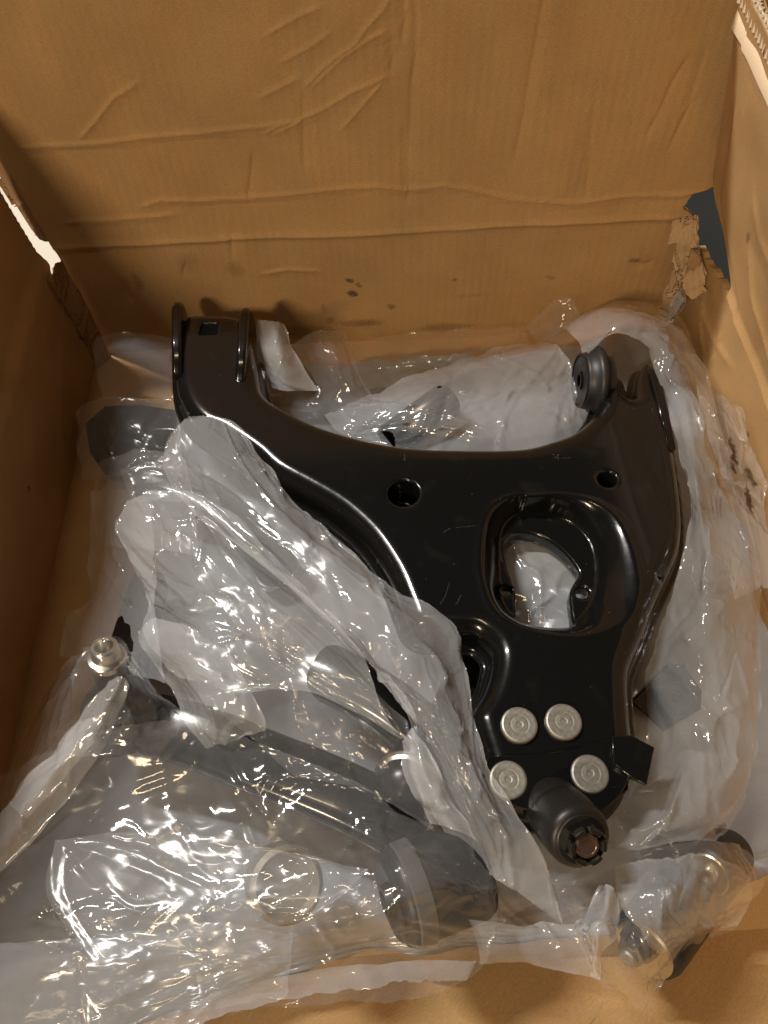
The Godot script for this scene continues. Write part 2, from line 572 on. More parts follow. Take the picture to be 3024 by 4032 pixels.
func kraft(w: int, h: int, metres: Vector2, stains: Array, sd: int) -> ImageTexture:
	var im := Image.create(w, h, false, Image.FORMAT_RGB8)
	var big := noise(FastNoiseLite.TYPE_SIMPLEX_SMOOTH, 1.0, sd, 3)
	var fib := noise(FastNoiseLite.TYPE_SIMPLEX, 1.0, sd + 1, 2)
	for y in h:
		for x in w:
			var p := Vector2(float(x) / w * metres.x, float(y) / h * metres.y)
			var k := 1.0 + 0.10 * big.get_noise_2d(p.x * 14.0, p.y * 14.0) + 0.11 * fib.get_noise_2d(p.x * 300.0, p.y * 1300.0) + 0.09 * fib.get_noise_2d(p.x * 1900.0 + 50.0, p.y * 700.0)
			var warm := 0.05 * big.get_noise_2d(p.x * 25.0 + 90.0, p.y * 8.0)
			var speck := fib.get_noise_2d(p.x * 900.0, p.y * 900.0 + 300.0)
			if speck < -0.62: k *= 0.84
			var c := Color(0.475 * (k + warm), 0.292 * k, 0.124 * (k - warm))
			for s in stains:
				var dd := Vector2((p.x - s[0]) / s[2], (p.y - s[1]) / s[3])
				var l := dd.length_squared()
				if l < 4.0:
					var m: float = s[4] * smoothstep(1.25, 0.2, l + 0.9 * fib.get_noise_2d(p.x * 420.0 + s[0] * 900.0, p.y * 420.0))
					c = c.lerp(Color(0.02, 0.015, 0.01), clampf(m, 0.0, 0.95))
			im.set_pixel(x, y, c.linear_to_srgb())
	return ImageTexture.create_from_image(im)

func fibre_relief(sd: int, flute: float) -> ImageTexture:
	var n := 512
	var im := Image.create(n, n, false, Image.FORMAT_L8)
	var fib := noise(FastNoiseLite.TYPE_SIMPLEX, 1.0, sd, 3)
	for y in n:
		for x in n:
			var v := 0.5 + 0.22 * fib.get_noise_2d(x * 0.22, y * 0.22) + flute * 0.25 * sin(TAU * x / n * 24.0 + 0.8 * fib.get_noise_2d(x * 0.006, y * 0.006))
			im.set_pixel(x, y, Color(v, v, v))
	return ImageTexture.create_from_image(im)

# ---------------------------------------------------------------- materials
var M := {}

func metal(c: Color, rough: float, metallic := 1.0) -> StandardMaterial3D:
	var m := StandardMaterial3D.new()
	m.albedo_color = c
	m.roughness = rough
	m.metallic = metallic
	return m

func plastic(milk: float, rough: float, c: Color, bump: float) -> StandardMaterial3D:
	var m := StandardMaterial3D.new()
	m.transparency = BaseMaterial3D.TRANSPARENCY_ALPHA
	m.albedo_color = Color(c.r, c.g, c.b, milk)
	m.roughness = rough
	m.metallic_specular = 0.5
	m.cull_mode = BaseMaterial3D.CULL_DISABLED
	if bump > 0.0:
		m.normal_enabled = true
		m.normal_texture = M.wrinkle
		m.normal_scale = bump
	return m

func make_materials() -> void:
	var wn := FastNoiseLite.new()
	wn.noise_type = FastNoiseLite.TYPE_SIMPLEX_SMOOTH
	wn.frequency = 0.012
	wn.fractal_type = FastNoiseLite.FRACTAL_RIDGED
	wn.fractal_octaves = 3
	wn.domain_warp_enabled = true
	wn.domain_warp_amplitude = 40.0
	wn.seed = 5
	var wt := NoiseTexture2D.new()
	wt.width = 512
	wt.height = 512
	wt.seamless = true
	wt.as_normal_map = true
	wt.bump_strength = 5.0
	wt.noise = wn
	M.wrinkle = wt

	var paint := StandardMaterial3D.new()
	paint.albedo_color = Color(0.006, 0.0062, 0.0062).linear_to_srgb()
	paint.roughness = 0.15
	paint.metallic_specular = 0.5
	var pn := FastNoiseLite.new()
	pn.noise_type = FastNoiseLite.TYPE_SIMPLEX_SMOOTH
	pn.frequency = 0.12
	pn.fractal_octaves = 4
	pn.seed = 11
	var pt := NoiseTexture2D.new()
	pt.width = 512
	pt.height = 512
	pt.seamless = true
	pt.as_normal_map = true
	pt.bump_strength = 0.7
	pt.noise = pn
	paint.normal_enabled = true
	paint.normal_texture = pt
	paint.normal_scale = 0.07
	paint.uv1_scale = Vector3(0.5, 0.5, 0.5)
	paint.uv1_offset = Vector3(0.5, 0.0, 0.0)
	paint.texture_repeat = true
	# handling dust and scratches on the paint
	var dust := Image.create(1024, 1024, false, Image.FORMAT_RGB8)
	var black := Color(0.006, 0.0062, 0.0062)
	dust.fill(black.linear_to_srgb())
	var haze := noise(FastNoiseLite.TYPE_SIMPLEX_SMOOTH, 1.0, 66, 4)
	for y in 1024:
		for x in 1024:
			var hz := smoothstep(0.25, 0.75, haze.get_noise_2d(x * 0.012, y * 0.012)) * (0.6 + 0.4 * haze.get_noise_2d(x * 0.3, y * 0.3))
			if hz > 0.01:
				dust.set_pixel(x, y, Color(black.r + 0.006 * hz, black.g + 0.0065 * hz, black.b + 0.006 * hz).linear_to_srgb())
	var rng := RandomNumberGenerator.new()
	rng.seed = 4
	for k in 260:
		var c := lerpf(0.04, 0.3, pow(rng.randf(), 3.0))
		var x0 := rng.randi_range(0, 1022)
		var y0 := rng.randi_range(0, 1022)
		var col := Color(c, c, c * 0.96).linear_to_srgb()
		dust.set_pixel(x0, y0, col)
		if k % 5 == 0: dust.set_pixel(x0 + 1, y0, col)
	for line in [[[Vector3(0.0363, 0.12, 0.3623), Vector3(0.0408, 0.12, 0.3554), Vector3(0.0443, 0.12, 0.3454)], [Vector3(0.0534, 0.12, 0.2994), Vector3(0.0604, 0.12, 0.299), Vector3(0.0674, 0.12, 0.2986)], [Vector3(0.0437, 0.12, 0.3028), Vector3(0.0488, 0.12, 0.2999)], [Vector3(0.1374, 0.12, 0.2389), Vector3(0.1409, 0.12, 0.2356), Vector3(0.1393, 0.12, 0.2408)], [Vector3(0.141, 0.12, 0.2396), Vector3(0.1501, 0.12, 0.2397)], [Vector3(0.0184, 0.12, 0.2279), Vector3(0.018, 0.12, 0.2346)], [Vector3(0.0477, 0.12, 0.3629), Vector3(0.0517, 0.12, 0.356)], [Vector3(0.0755, 0.12, 0.3353), Vector3(0.078, 0.12, 0.3309)]]]:
		for polyline in line:
			for i in polyline.size() - 1:
				for s in 40:
					var p: Vector3 = polyline[i].lerp(polyline[i + 1], s / 39.0)
					var c := 0.02 + 0.07 * rng.randf() * rng.randf()
					dust.set_pixel(posmod(int((p.x * 2.0 + 0.5) * 1024.0) + (rng.randi() % 2), 1024), posmod(int(p.z * 2.0 * 1024.0), 1024), Color(c, c, c).linear_to_srgb())
	paint.albedo_color = Color.WHITE
	paint.albedo_texture = ImageTexture.create_from_image(dust)
	paint.roughness = 0.2
	paint.metallic_specular = 0.36
	paint.clearcoat_enabled = true
	paint.clearcoat = 0.5
	paint.clearcoat_roughness = 0.08
	M.paint = paint

	var rubber := metal(Color(0.016, 0.016, 0.017).linear_to_srgb(), 0.45, 0.0)
	M.rubber = rubber
	M.zinc = metal(Color(0.70, 0.70, 0.68), 0.42, 0.75)
	var zn := FastNoiseLite.new()
	zn.noise_type = FastNoiseLite.TYPE_SIMPLEX_SMOOTH
	zn.frequency = 0.035
	zn.fractal_octaves = 5
	zn.seed = 17
	var zt := NoiseTexture2D.new()
	zt.width = 256
	zt.height = 256
	zt.seamless = true
	zt.noise = zn
	var zr := Gradient.new()
	zr.set_color(0, Color(0.80, 0.79, 0.77))
	zr.set_color(1, Color(1.0, 1.0, 0.98))
	zt.color_ramp = zr
	M.zinc.albedo_texture = zt
	M.zinc.uv1_triplanar = true
	M.zinc.uv1_scale = Vector3(30, 30, 30)
	M.steel = metal(Color(0.62, 0.60, 0.55), 0.28)
	M.copper = metal(Color(0.47, 0.39, 0.35), 0.3, 0.7)
	M.aluminium = metal(Color(0.80, 0.78, 0.72), 0.3)

	M.board = StandardMaterial3D.new()
	M.board.albedo_texture = kraft(768, 768, Vector2(0.30, 0.30), [[0.09, 0.2, 0.004, 0.006, 0.5], [0.21, 0.07, 0.003, 0.003, 0.6], [0.25, 0.23, 0.006, 0.004, 0.4], [0.05, 0.09, 0.03, 0.012, 0.14], [0.16, 0.15, 0.012, 0.03, 0.12], [0.13, 0.03, 0.002, 0.009, 0.35], [0.28, 0.14, 0.02, 0.008, 0.16], [0.19, 0.26, 0.03, 0.004, 0.14]], 21)
	M.board.roughness = 0.82
	M.board.heightmap_enabled = true
	M.board.heightmap_texture = fibre_relief(31, 0.5)
	M.board.heightmap_scale = 0.03
	M.board.texture_repeat = true
	M.torn = StandardMaterial3D.new()
	M.torn.albedo_color = Color(0.50, 0.34, 0.19).linear_to_srgb()
	M.torn.roughness = 0.95
	M.torn.cull_mode = BaseMaterial3D.CULL_DISABLED
	M.torn.heightmap_enabled = true
	M.torn.heightmap_texture = M.board.heightmap_texture
	M.torn.heightmap_scale = 0.08
	M.flute = metal(Color(0.72, 0.58, 0.40).linear_to_srgb(), 0.9, 0.0)
	M.torn_dark = M.torn.duplicate()
	M.torn_dark.albedo_color = Color(0.36, 0.21, 0.10).linear_to_srgb()
	M.rubber_gloss = metal(Color(0.014, 0.014, 0.015).linear_to_srgb(), 0.3, 0.0)
	M.grey_rubber = metal(Color(0.085, 0.085, 0.082).linear_to_srgb(), 0.5, 0.0)
	M.boot = metal(Color(0.010, 0.010, 0.010).linear_to_srgb(), 0.42, 0.0)
	M.nut_black = metal(Color(0.05, 0.045, 0.04).linear_to_srgb(), 0.22, 0.6)
	M.cup = metal(Color(0.58, 0.55, 0.49), 0.55, 0.6)
	M.steel_dark = metal(Color(0.22, 0.20, 0.18), 0.3)
	M.film_base = plastic(0.72, 0.2, Color(0.54, 0.57, 0.60), 0.0)
	var gi := Image.create(128, 256, false, Image.FORMAT_RGBA8)
	var gn := noise(FastNoiseLite.TYPE_SIMPLEX_SMOOTH, 1.0, 91, 3)
	for y in 256:
		for x in 128:
			var g := 0.0
			for b in [[60.0, 95.0, 14.0, 34.0], [92.0, 128.0, 18.0, 26.0], [70.0, 170.0, 16.0, 30.0], [44.0, 120.0, 8.0, 14.0]]:
				g = maxf(g, 1.0 - Vector2((x - b[0]) / b[2], (y - b[1]) / b[3]).length())
			g = smoothstep(0.05, 0.75, g + 0.5 * gn.get_noise_2d(x * 0.09, y * 0.09)) * smoothstep(-0.1, 0.3, g)
			gi.set_pixel(x, y, Color(lerpf(0.80, 0.05, g), lerpf(0.79, 0.05, g), lerpf(0.77, 0.06, g), lerpf(0.24, 0.7, g)))
	M.film_grease = StandardMaterial3D.new()
	M.film_grease.transparency = BaseMaterial3D.TRANSPARENCY_ALPHA
	M.film_grease.albedo_texture = ImageTexture.create_from_image(gi)
	M.film_grease.roughness = 0.15
	M.film_grease.cull_mode = BaseMaterial3D.CULL_DISABLED
	M.film_grease.uv1_scale = Vector3(1.1, 0.62, 1.0)
	M.film = plastic(0.20, 0.09, Color(0.90, 0.93, 0.96), 0.0)
	M.film_thin = plastic(0.06, 0.08, Color(0.90, 0.93, 0.96), 0.0)
	M.film_pale = plastic(0.11, 0.2, Color(0.88, 0.93, 0.98), 0.0)
	M.film_haze = plastic(0.145, 0.1, Color(0.90, 0.93, 0.96), 0.0)
	M.film_clear = plastic(0.07, 0.08, Color(0.90, 0.93, 0.96), 0.0)
	M.film_milky = plastic(0.28, 0.11, Color(0.90, 0.93, 0.96), 0.0)

# ---------------------------------------------------------------- scene
func _ready() -> void:
	var cam := Camera3D.new()
	cam.name = "camera"
	add_child(cam)
	cam.transform = Transform3D(Basis(Vector3(0.9988, -0.0244, 0.0423), Vector3(0.0488, 0.4994, -0.865), Vector3(0, 0.866, 0.5)), Vector3(0, 0.63, 0.5772))
	cam.fov = 66.999
	cam.near = 0.02
	cam.far = 30.0
	cam.current = true
	var env := Environment.new()
	env.background_mode = Environment.BG_COLOR
	env.background_color = Color(0.20, 0.18, 0.16)
	env.background_energy_multiplier = 0.1
	env.tonemap_mode = Environment.TONE_MAPPER_LINEAR
	env.tonemap_exposure = 1.15
	env.sdfgi_enabled = true
	env.ssao_enabled = true
	env.ssil_enabled = true
	var we := WorldEnvironment.new()
	we.name = "world_environment"
	we.environment = env
	add_child(we)
	make_materials()
	ceiling_lamp("white strip lamp hanging above the back left of the box", Vector3(-1.25, 2.20, -0.64), Vector2(0.6, 0.08), Color(1.0, 0.97, 0.94), 5.6)
	ceiling_lamp("warm strip lamp hanging in front of the box", Vector3(-1.25, 2.0, 2.3), Vector2(0.6, 0.12), Color(1.0, 0.89, 0.75), 3.9)
	ceiling_lamp("warm strip lamp hanging straight above the box", Vector3(-0.40, 2.45, 0.60), Vector2(0.5, 0.08), Color(1.0, 0.88, 0.72), 0.5)
	build_surroundings()
	build_box()
	build_under_parts()
	build_arm()
	build_bags()

func ceiling_lamp(label: String, at: Vector3, size: Vector2, c: Color, energy: float) -> void:
	var t := thing("strip_lamp", label, "lamp", at)
	t.look_at_from_position(at, Vector3(0, 0.1, 0.28), Vector3(0, 0, -1))
	var housing := plate([Vector2(-size.x / 2 - 0.02, -size.y / 2 - 0.02), Vector2(size.x / 2 + 0.02, -size.y / 2 - 0.02), Vector2(size.x / 2 + 0.02, size.y / 2 + 0.02), Vector2(-size.x / 2 - 0.02, size.y / 2 + 0.02)], 0.05, 0.006)
	obj("housing", housing, metal(Color(0.8, 0.8, 0.78), 0.5, 0.0), t, Transform3D(Basis(Vector3.RIGHT, PI / 2), Vector3(0, 0, 0.02)))
	var glow := StandardMaterial3D.new()
	glow.albedo_color = Color(0.9, 0.9, 0.88)
	glow.emission_enabled = true
	glow.emission = c
	glow.emission_energy_multiplier = 1.0
	obj("lamp_diffuser", plate([Vector2(-size.x / 2, -size.y / 2), Vector2(size.x / 2, -size.y / 2), Vector2(size.x / 2, size.y / 2), Vector2(-size.x / 2, size.y / 2)], 0.01, 0.002), glow, t, Transform3D(Basis(Vector3.RIGHT, PI / 2), Vector3(0, 0, 0.006)))
	var l := AreaLight3D.new()
	l.name = "lamp_light"
	l.area_size = size
	l.light_color = c
	l.light_energy = energy
	l.area_range = 8.0
	l.shadow_enabled = true
	t.add_child(l)
	l.position = Vector3(0, 0, -0.02)

func build_surroundings() -> void:
	var g := Tri.new()
	var q := []
	for p in [Vector3(-3, -0.02, -3), Vector3(3, -0.02, -3), Vector3(3, -0.02, 3), Vector3(-3, -0.02, 3)]:
		q.append(g.vert(p, Vector3.UP, Vector2(p.x, p.z)))
	g.quad(q[0], q[1], q[2], q[3])
	var fm := metal(Color(0.035, 0.036, 0.034).linear_to_srgb(), 0.7, 0.0)
	var fl := obj("floor", g.mesh(), fm, self)
	tag(fl, "dark grey floor seen through the torn corner of the box", "", "", "structure")
	var sheet := obj("white_board", plate([Vector2(-0.35, -0.3), Vector2(0.35, -0.3), Vector2(0.35, 0.35), Vector2(-0.35, 0.35)], 0.012, 0.002), metal(Color(0.85, 0.83, 0.78), 0.6, 0.0), self, Transform3D(Basis(), Vector3(-0.70, -0.018, -0.35)))
	tag(sheet, "white board lying outside, glimpsed bright through the gap at the left corner", "board")

func build_box() -> void:
	var t := thing("cardboard_box", "large worn brown cardboard box, open at the top, holding the parts", "box")
	var wob := noise(FastNoiseLite.TYPE_SIMPLEX_SMOOTH, 1.0, 77, 2)
	# bottom
	obj("bottom_panel", board(func(s, v): return Vector3(lerpf(-0.335, 0.345, s), 0.0, lerpf(-0.01, 0.7, v)), 8, 8, 0.006, 3.3, Vector3(0, -1, 0)), M.board, t)
	# back panel, creased; (s, v) run over 0.62 by 0.42 metres from (-0.30, 0)
	var ridges := [[Vector2(-0.2019, 0.1795), Vector2(-0.1819, 0.1856), Vector2(-0.16, 0.1843), Vector2(-0.1441, 0.1834), Vector2(-0.1078, 0.1827), Vector2(-0.071, 0.1849), Vector2(-0.0383, 0.1891), Vector2(-0.0141, 0.191), Vector2(0.0079, 0.1912), Vector2(0.034, 0.186), Vector2(0.0661, 0.1879), Vector2(0.0866, 0.1834), Vector2(0.1032, 0.1787), Vector2(0.1285, 0.1715), Vector2(0.1874, 0.1642), Vector2(0.2199, 0.1672), Vector2(0.2402, 0.1685), Vector2(0.2652, 0.1675), Vector2(0.2898, 0.168)], [Vector2(-0.2751, 0.169), Vector2(-0.2544, 0.1693), Vector2(-0.2382, 0.1683), Vector2(-0.2048, 0.1699), Vector2(-0.1673, 0.1716)], [Vector2(-0.2859, 0.2383), Vector2(-0.2593, 0.2389), Vector2(-0.2369, 0.2386), Vector2(-0.2102, 0.2396), Vector2(-0.1831, 0.2423), Vector2(-0.1344, 0.2425), Vector2(-0.0852, 0.246), Vector2(-0.0702, 0.2472), Vector2(-0.055, 0.25)], [Vector2(0.0279, 0.3443), Vector2(0.0172, 0.328), Vector2(0.0035, 0.3159), Vector2(-0.0038, 0.3063), Vector2(-0.0291, 0.2903), Vector2(-0.0486, 0.2731)], [Vector2(0.0196, 0.3141), Vector2(0.0066, 0.3091), Vector2(-0.0147, 0.2966), Vector2(-0.0451, 0.2718)], [Vector2(-0.0473, 0.2841), Vector2(-0.0661, 0.2759), Vector2(-0.0833, 0.2685)], [Vector2(0.0196, 0.2818), Vector2(0.0053, 0.276), Vector2(-0.0093, 0.2711), Vector2(-0.0319, 0.259), Vector2(-0.0473, 0.2528), Vector2(-0.0552, 0.2484), Vector2(-0.0791, 0.2375)], [Vector2(0.0168, 0.279), Vector2(0.0011, 0.2631), Vector2(-0.0225, 0.2386)], [Vector2(-0.0549, 0.2504), Vector2(-0.0704, 0.246), Vector2(-0.0844, 0.2399)], [Vector2(-0.0201, 0.3154), Vector2(-0.0416, 0.303), Vector2(-0.0635, 0.2938)], [Vector2(-0.2335, 0.2425), Vector2(-0.2154, 0.2569), Vector2(-0.1948, 0.275), Vector2(-0.1699, 0.2866)], [Vector2(-0.0253, 0.3316), Vector2(-0.0423, 0.3261), Vector2(-0.0745, 0.3114)], [Vector2(-0.1089, 0.1021), Vector2(-0.0815, 0.1061), Vector2(-0.0464, 0.101)]]
	var dents := [[Vector2(0.0379, 0.3439), Vector2(0.042, 0.3221), Vector2(0.0413, 0.299), Vector2(0.0374, 0.2743), Vector2(0.0361, 0.2355), Vector2(0.0355, 0.1919), Vector2(0.0332, 0.1683)], [Vector2(0.0337, 0.3441), Vector2(0.0331, 0.3225), Vector2(0.0296, 0.303)], [Vector2(-0.0474, 0.2768), Vector2(-0.0501, 0.2441), Vector2(-0.055, 0.2016)], [Vector2(0.1339, 0.3365), Vector2(0.1316, 0.3015), Vector2(0.1299, 0.277), Vector2(0.1287, 0.2468), Vector2(0.1252, 0.205)], [Vector2(0.2519, 0.2853), Vector2(0.2443, 0.2639), Vector2(0.24, 0.241), Vector2(0.2342, 0.2207)], [Vector2(0.2638, 0.2917), Vector2(0.2641, 0.2476), Vector2(0.255, 0.2023)], [Vector2(0.0236, 0.31), Vector2(0.0234, 0.2965), Vector2(0.0214, 0.2824)], [Vector2(0.1852, 0.2517), Vector2(0.1893, 0.2146), Vector2(0.1937, 0.1638)], [Vector2(-0.0943, 0.2258), Vector2(-0.1008, 0.1996), Vector2(-0.106, 0.1812)], [Vector2(-0.1751, 0.1233), Vector2(-0.1829, 0.101)], [Vector2(-0.2399, 0.1046), Vector2(-0.241, 0.0868), Vector2(-0.2389, 0.0712)], [Vector2(0.2728, 0.0954), Vector2(0.2652, 0.0901), Vector2(0.2552, 0.0936)], [Vector2(-0.1239, 0.1626), Vector2(-0.1321, 0.1206)]]
	var back := func(s: float, v: float) -> Vector3:
		var y := v * 0.42
		var edge_l := -0.293 - 0.014 * smoothstep(0.15, 0.26, y) + 0.002 * wob.get_noise_2d(y * 60.0, 4.0)
		if y < 0.15: edge_l += 0.004 * smoothstep(0.15, 0.13, y)
		var edge_r := 0.314
		edge_r -= 0.020 * smoothstep(0.05, 0.13, y) * smoothstep(0.185, 0.16, y) + 0.010 * smoothstep(0.148, 0.153, y) * smoothstep(0.175, 0.165, y)
		edge_r += 0.004 * wob.get_noise_2d(y * 160.0, 44.0) * smoothstep(0.26, 0.2, y)
		var x := lerpf(edge_l, edge_r, s)
		var z := 0.0
		if y > 0.144: z -= (y - 0.144) * 0.10
		z += 0.0026 * exp(-absf(y - 0.144 - 0.0015 * wob.get_noise_2d(x * 12.0, 3.0)) / 0.003) - 0.0005 * exp(-absf(y - 0.139) / 0.003)
		z += 0.004 * wob.get_noise_2d(x * 4.0, y * 4.0) + 0.0003 * wob.get_noise_2d(x * 26.0, y * 12.0)
		# washboard of the flutes
		z += 0.00020 * sin(TAU * x / 0.0085 + 2.0 * wob.get_noise_2d(x * 6.0, y * 4.0)) * (0.5 + 0.5 * wob.get_noise_2d(x * 9.0 + 30.0, y * 9.0))
		var p := Vector2(x, y)
		z += press(p, ridges, 0.0017, 0.0012)
		z -= press(p, dents, 0.0015, 0.0016)
		return Vector3(x, y, z)
	var bm: StandardMaterial3D = M.board.duplicate()
	bm.albedo_texture = kraft(1240, 840, Vector2(0.62, 0.42), [[0.2772, 0.0859, 0.0041, 0.0036, 0.75], [0.2846, 0.0794, 0.0032, 0.0042, 0.50], [0.2770, 0.0682, 0.0056, 0.0050, 0.85], [0.2585, 0.0516, 0.0141, 0.0089, 0.16], [0.2476, 0.0358, 0.0192, 0.0132, 0.16], [0.2497, 0.0323, 0.0048, 0.0054, 0.35], [0.3152, 0.0491, 0.0047, 0.0039, 0.50], [0.3845, 0.0808, 0.0028, 0.0024, 0.50], [0.1242, 0.1206, 0.0112, 0.0120, 0.18], [0.1679, 0.1093, 0.0088, 0.0090, 0.22], [0.0649, 0.0984, 0.0053, 0.0126, 0.35], [0.3735, 0.0169, 0.0296, 0.0055, 0.35], [0.2808, 0.0267, 0.0242, 0.0054, 0.40], [0.4812, 0.0776, 0.0046, 0.0036, 0.30], [0.5705, 0.0955, 0.0073, 0.0029, 0.50], [0.2441, 0.0493, 0.0024, 0.0077, 0.30], [0.3999, 0.0582, 0.0189, 0.0032, 0.15], [0.5719, 0.0469, 0.0194, 0.0090, 0.25], [0.1426, 0.1052, 0.0308, 0.0277, 0.10], [0.2165, 0.0174, 0.0390, 0.0110, 0.35]], 51)
	bm.texture_repeat = false
	var backm := board(back, 430, 300, 0.006, 0.0, Vector3(0, 0, -1))
	obj("back_panel", backm, bm, t)
	# left panel, from the back corner to the front
	var lr := [[Vector2(0.02, 0.09), Vector2(0.08, 0.07), Vector2(0.14, 0.04)], [Vector2(0.06, 0.14), Vector2(0.12, 0.11), Vector2(0.25, 0.05)], [Vector2(0.2, 0.0), Vector2(0.22, 0.12), Vector2(0.2, 0.3)]]
	var left := func(s: float, v: float) -> Vector3:
		var y := v * 0.31
		var z0 := 0.004 + 0.006 * smoothstep(0.10, 0.145, y) + 0.0008 * sin(y * 900.0) * smoothstep(0.13, 0.15, y)
		var z := lerpf(z0, 0.66, s)
		var x := -0.30 - 0.06 * maxf(0.0, y - 0.13) - 0.016 * s
		x += 0.003 * wob.get_noise_2d(z * 5.0 + 9.0, y * 5.0) + press(Vector2(z, y), lr, 0.002, 0.004)
		x += 0.004 * (1.0 - smoothstep(0.0, 0.016, absf(y - 0.135)))
		return Vector3(x, y, z)
	obj("side_panel", board(left, 120, 110, 0.006, 3.3, Vector3(-1, 0, 0)), M.board, t)
	# glued corner strip joining the back and the left panel
	obj("corner_strip", film([[Vector3(-0.2985, 0.128, 0.024), Vector3(-0.295, 0.138, 0.012), Vector3(-0.287, 0.137, 0.004)], [Vector3(-0.298, 0.07, 0.022), Vector3(-0.291, 0.07, 0.014), Vector3(-0.284, 0.07, 0.005)], [Vector3(-0.298, 0.0, 0.022), Vector3(-0.291, 0.0, 0.014), Vector3(-0.284, 0.0, 0.005)]], 401, 0.0006, 0.0005, Vector3.UP, 0.0003, [], [0.001, 0.001, 0.008, 0.0]), M.torn_dark, t)
	obj("edge_fold", film([[Vector3(-0.299, 0.42, -0.030), Vector3(-0.313, 0.42, -0.031), Vector3(-0.328, 0.42, -0.043)], [Vector3(-0.299, 0.30, -0.019), Vector3(-0.313, 0.30, -0.019), Vector3(-0.327, 0.30, -0.030)], [Vector3(-0.290, 0.19, -0.008), Vector3(-0.304, 0.19, -0.008), Vector3(-0.317, 0.19, -0.019)], [Vector3(-0.287, 0.150, -0.004), Vector3(-0.297, 0.148, -0.002), Vector3(-0.307, 0.150, -0.010)]], 404, 0.0004, 0.0006, Vector3.UP, 0.0003, [], [0.0, 0.001, 0.0, 0.003]), M.torn_dark, t)
	# right side: low wall with its torn corner, and the flap above it leaning in
	var low := func(s: float, v: float) -> Vector3:
		var z := lerpf(0.003, 0.66, s)
		var top := 0.13 - 0.018 * smoothstep(0.12, 0.0, z) + 0.004 * wob.get_noise_2d(z * 120.0, 8.0) * smoothstep(0.13, 0.09, z)
		var y := v * top
		var x := 0.318 + 0.02 * s - 0.006 * v + 0.002 * wob.get_noise_2d(z * 7.0, y * 7.0 + 60.0)
		x -= press(Vector2(z, y), [[Vector2(0.03, 0.1), Vector2(0.06, 0.06), Vector2(0.12, 0.03)], [Vector2(0.09, 0.11), Vector2(0.1, 0.07), Vector2(0.11, 0.03)], [Vector2(0.02, 0.07), Vector2(0.08, 0.075), Vector2(0.14, 0.09)]], 0.002, 0.0025)
		return Vector3(x, y, z)
	obj("side_panel", board(low, 120, 40, 0.006, 3.3, Vector3(1, 0, 0)), M.board, t)
	var flap := func(s: float, v: float) -> Vector3:
		var z := lerpf(lerpf(0.086, 0.003, smoothstep(0.0, 0.28, v)), 0.66, s)
		var y := 0.128 + v * 0.215
		var x := 0.314 - 0.05 * v + 0.012 * s + 0.003 * wob.get_noise_2d(z * 7.0, y * 7.0 + 20.0)
		x -= 0.004 * smoothstep(0.04, 0.0, v)
		x -= 0.002 * smoothstep(0.022, 0.028, z - lerpf(0.086, 0.003, smoothstep(0.0, 0.28, v)))
		x -= press(Vector2(z, y), [[Vector2(0.1, 0.2), Vector2(0.13, 0.17), Vector2(0.2, 0.15)], [Vector2(0.09, 0.24), Vector2(0.12, 0.22), Vector2(0.2, 0.23)]], 0.002, 0.004)
		return Vector3(x, y, z)
	obj("side_flap", board(flap, 140, 60, 0.0009, 3.3, Vector3(1, 0, 0)), M.board, t)
	var flap_out := func(s: float, v: float) -> Vector3:
		var p: Vector3 = flap.call(s, v)
		return p + Vector3(0.0085, 0, 0)
	obj("outer_liner", board(flap_out, 60, 20, 0.0009, 3.3, Vector3(1, 0, 0)), M.board, t)
	# the open corrugation along the flap's upper edge
	for k in 2:
		var g := Tri.new()
		var pr := []
		for i in 480:
			var s := i / 479.0
			var p: Vector3 = flap.call(s, 1.0)
			var wave := 0.0009 + 0.0019 + k * 0.0039 + 0.0015 * sin(TAU * p.z / (0.0062 if k == 0 else 0.0048))
			var nn := Vector3(1, 0, cos(TAU * p.z / 0.0075)).normalized()
			var row := [g.vert(p + Vector3(wave, 0, 0), nn), g.vert(p + Vector3(wave, -0.012, 0), nn), g.vert(p + Vector3(wave + 0.0005, 0, 0), nn), g.vert(p + Vector3(wave + 0.0005, -0.012, 0), nn)]
			if i > 0:
				g.quad(pr[0], row[0], row[1], pr[1])
				g.quad(pr[2], row[2], row[3], pr[3])
				g.quad(pr[0], row[0], row[2], pr[2])
			pr = row
		obj("flute", g.mesh(), M.flute, t)
	var ml := Tri.new()
	var pm := []
	for i in 120:
		var p: Vector3 = flap.call(i / 119.0, 1.0)
		var row := [ml.vert(p + Vector3(0.0042, 0, 0), Vector3.UP), ml.vert(p + Vector3(0.0053, 0, 0), Vector3.UP), ml.vert(p + Vector3(0.0045, -0.03, 0), Vector3.LEFT), ml.vert(p + Vector3(0.0051, -0.03, 0), Vector3.RIGHT)]
		if i > 0:
			ml.quad(pm[0], row[0], row[1], pm[1])
			ml.quad(pm[0], row[0], row[2], pm[2])
			ml.quad(pm[1], row[1], row[3], pm[3])
		pm = row
	obj("middle_liner", ml.mesh(), M.flute, t)
	# front panel leaning outward under the camera
	var front := func(s: float, v: float) -> Vector3:
		var x := lerpf(-0.33, 0.345, s)
		var y := v * 0.2
		var z := 0.572 + 2.2 * y - 0.02 * (x - 0.0) + 0.006 * wob.get_noise_2d(x * 5.0 + 70.0, y * 9.0)
		z -= press(Vector2(x, y), [[Vector2(0.1, 0.02), Vector2(0.2, 0.03), Vector2(0.33, 0.05)], [Vector2(0.16, 0.075), Vector2(0.19, 0.07), Vector2(0.3, 0.09)]], 0.003, 0.005)
		return Vector3(x, y, z)
	obj("front_panel", board(front, 130, 50, 0.006, 3.3, Vector3(0, -0.3, 1).normalized()), M.board, t)
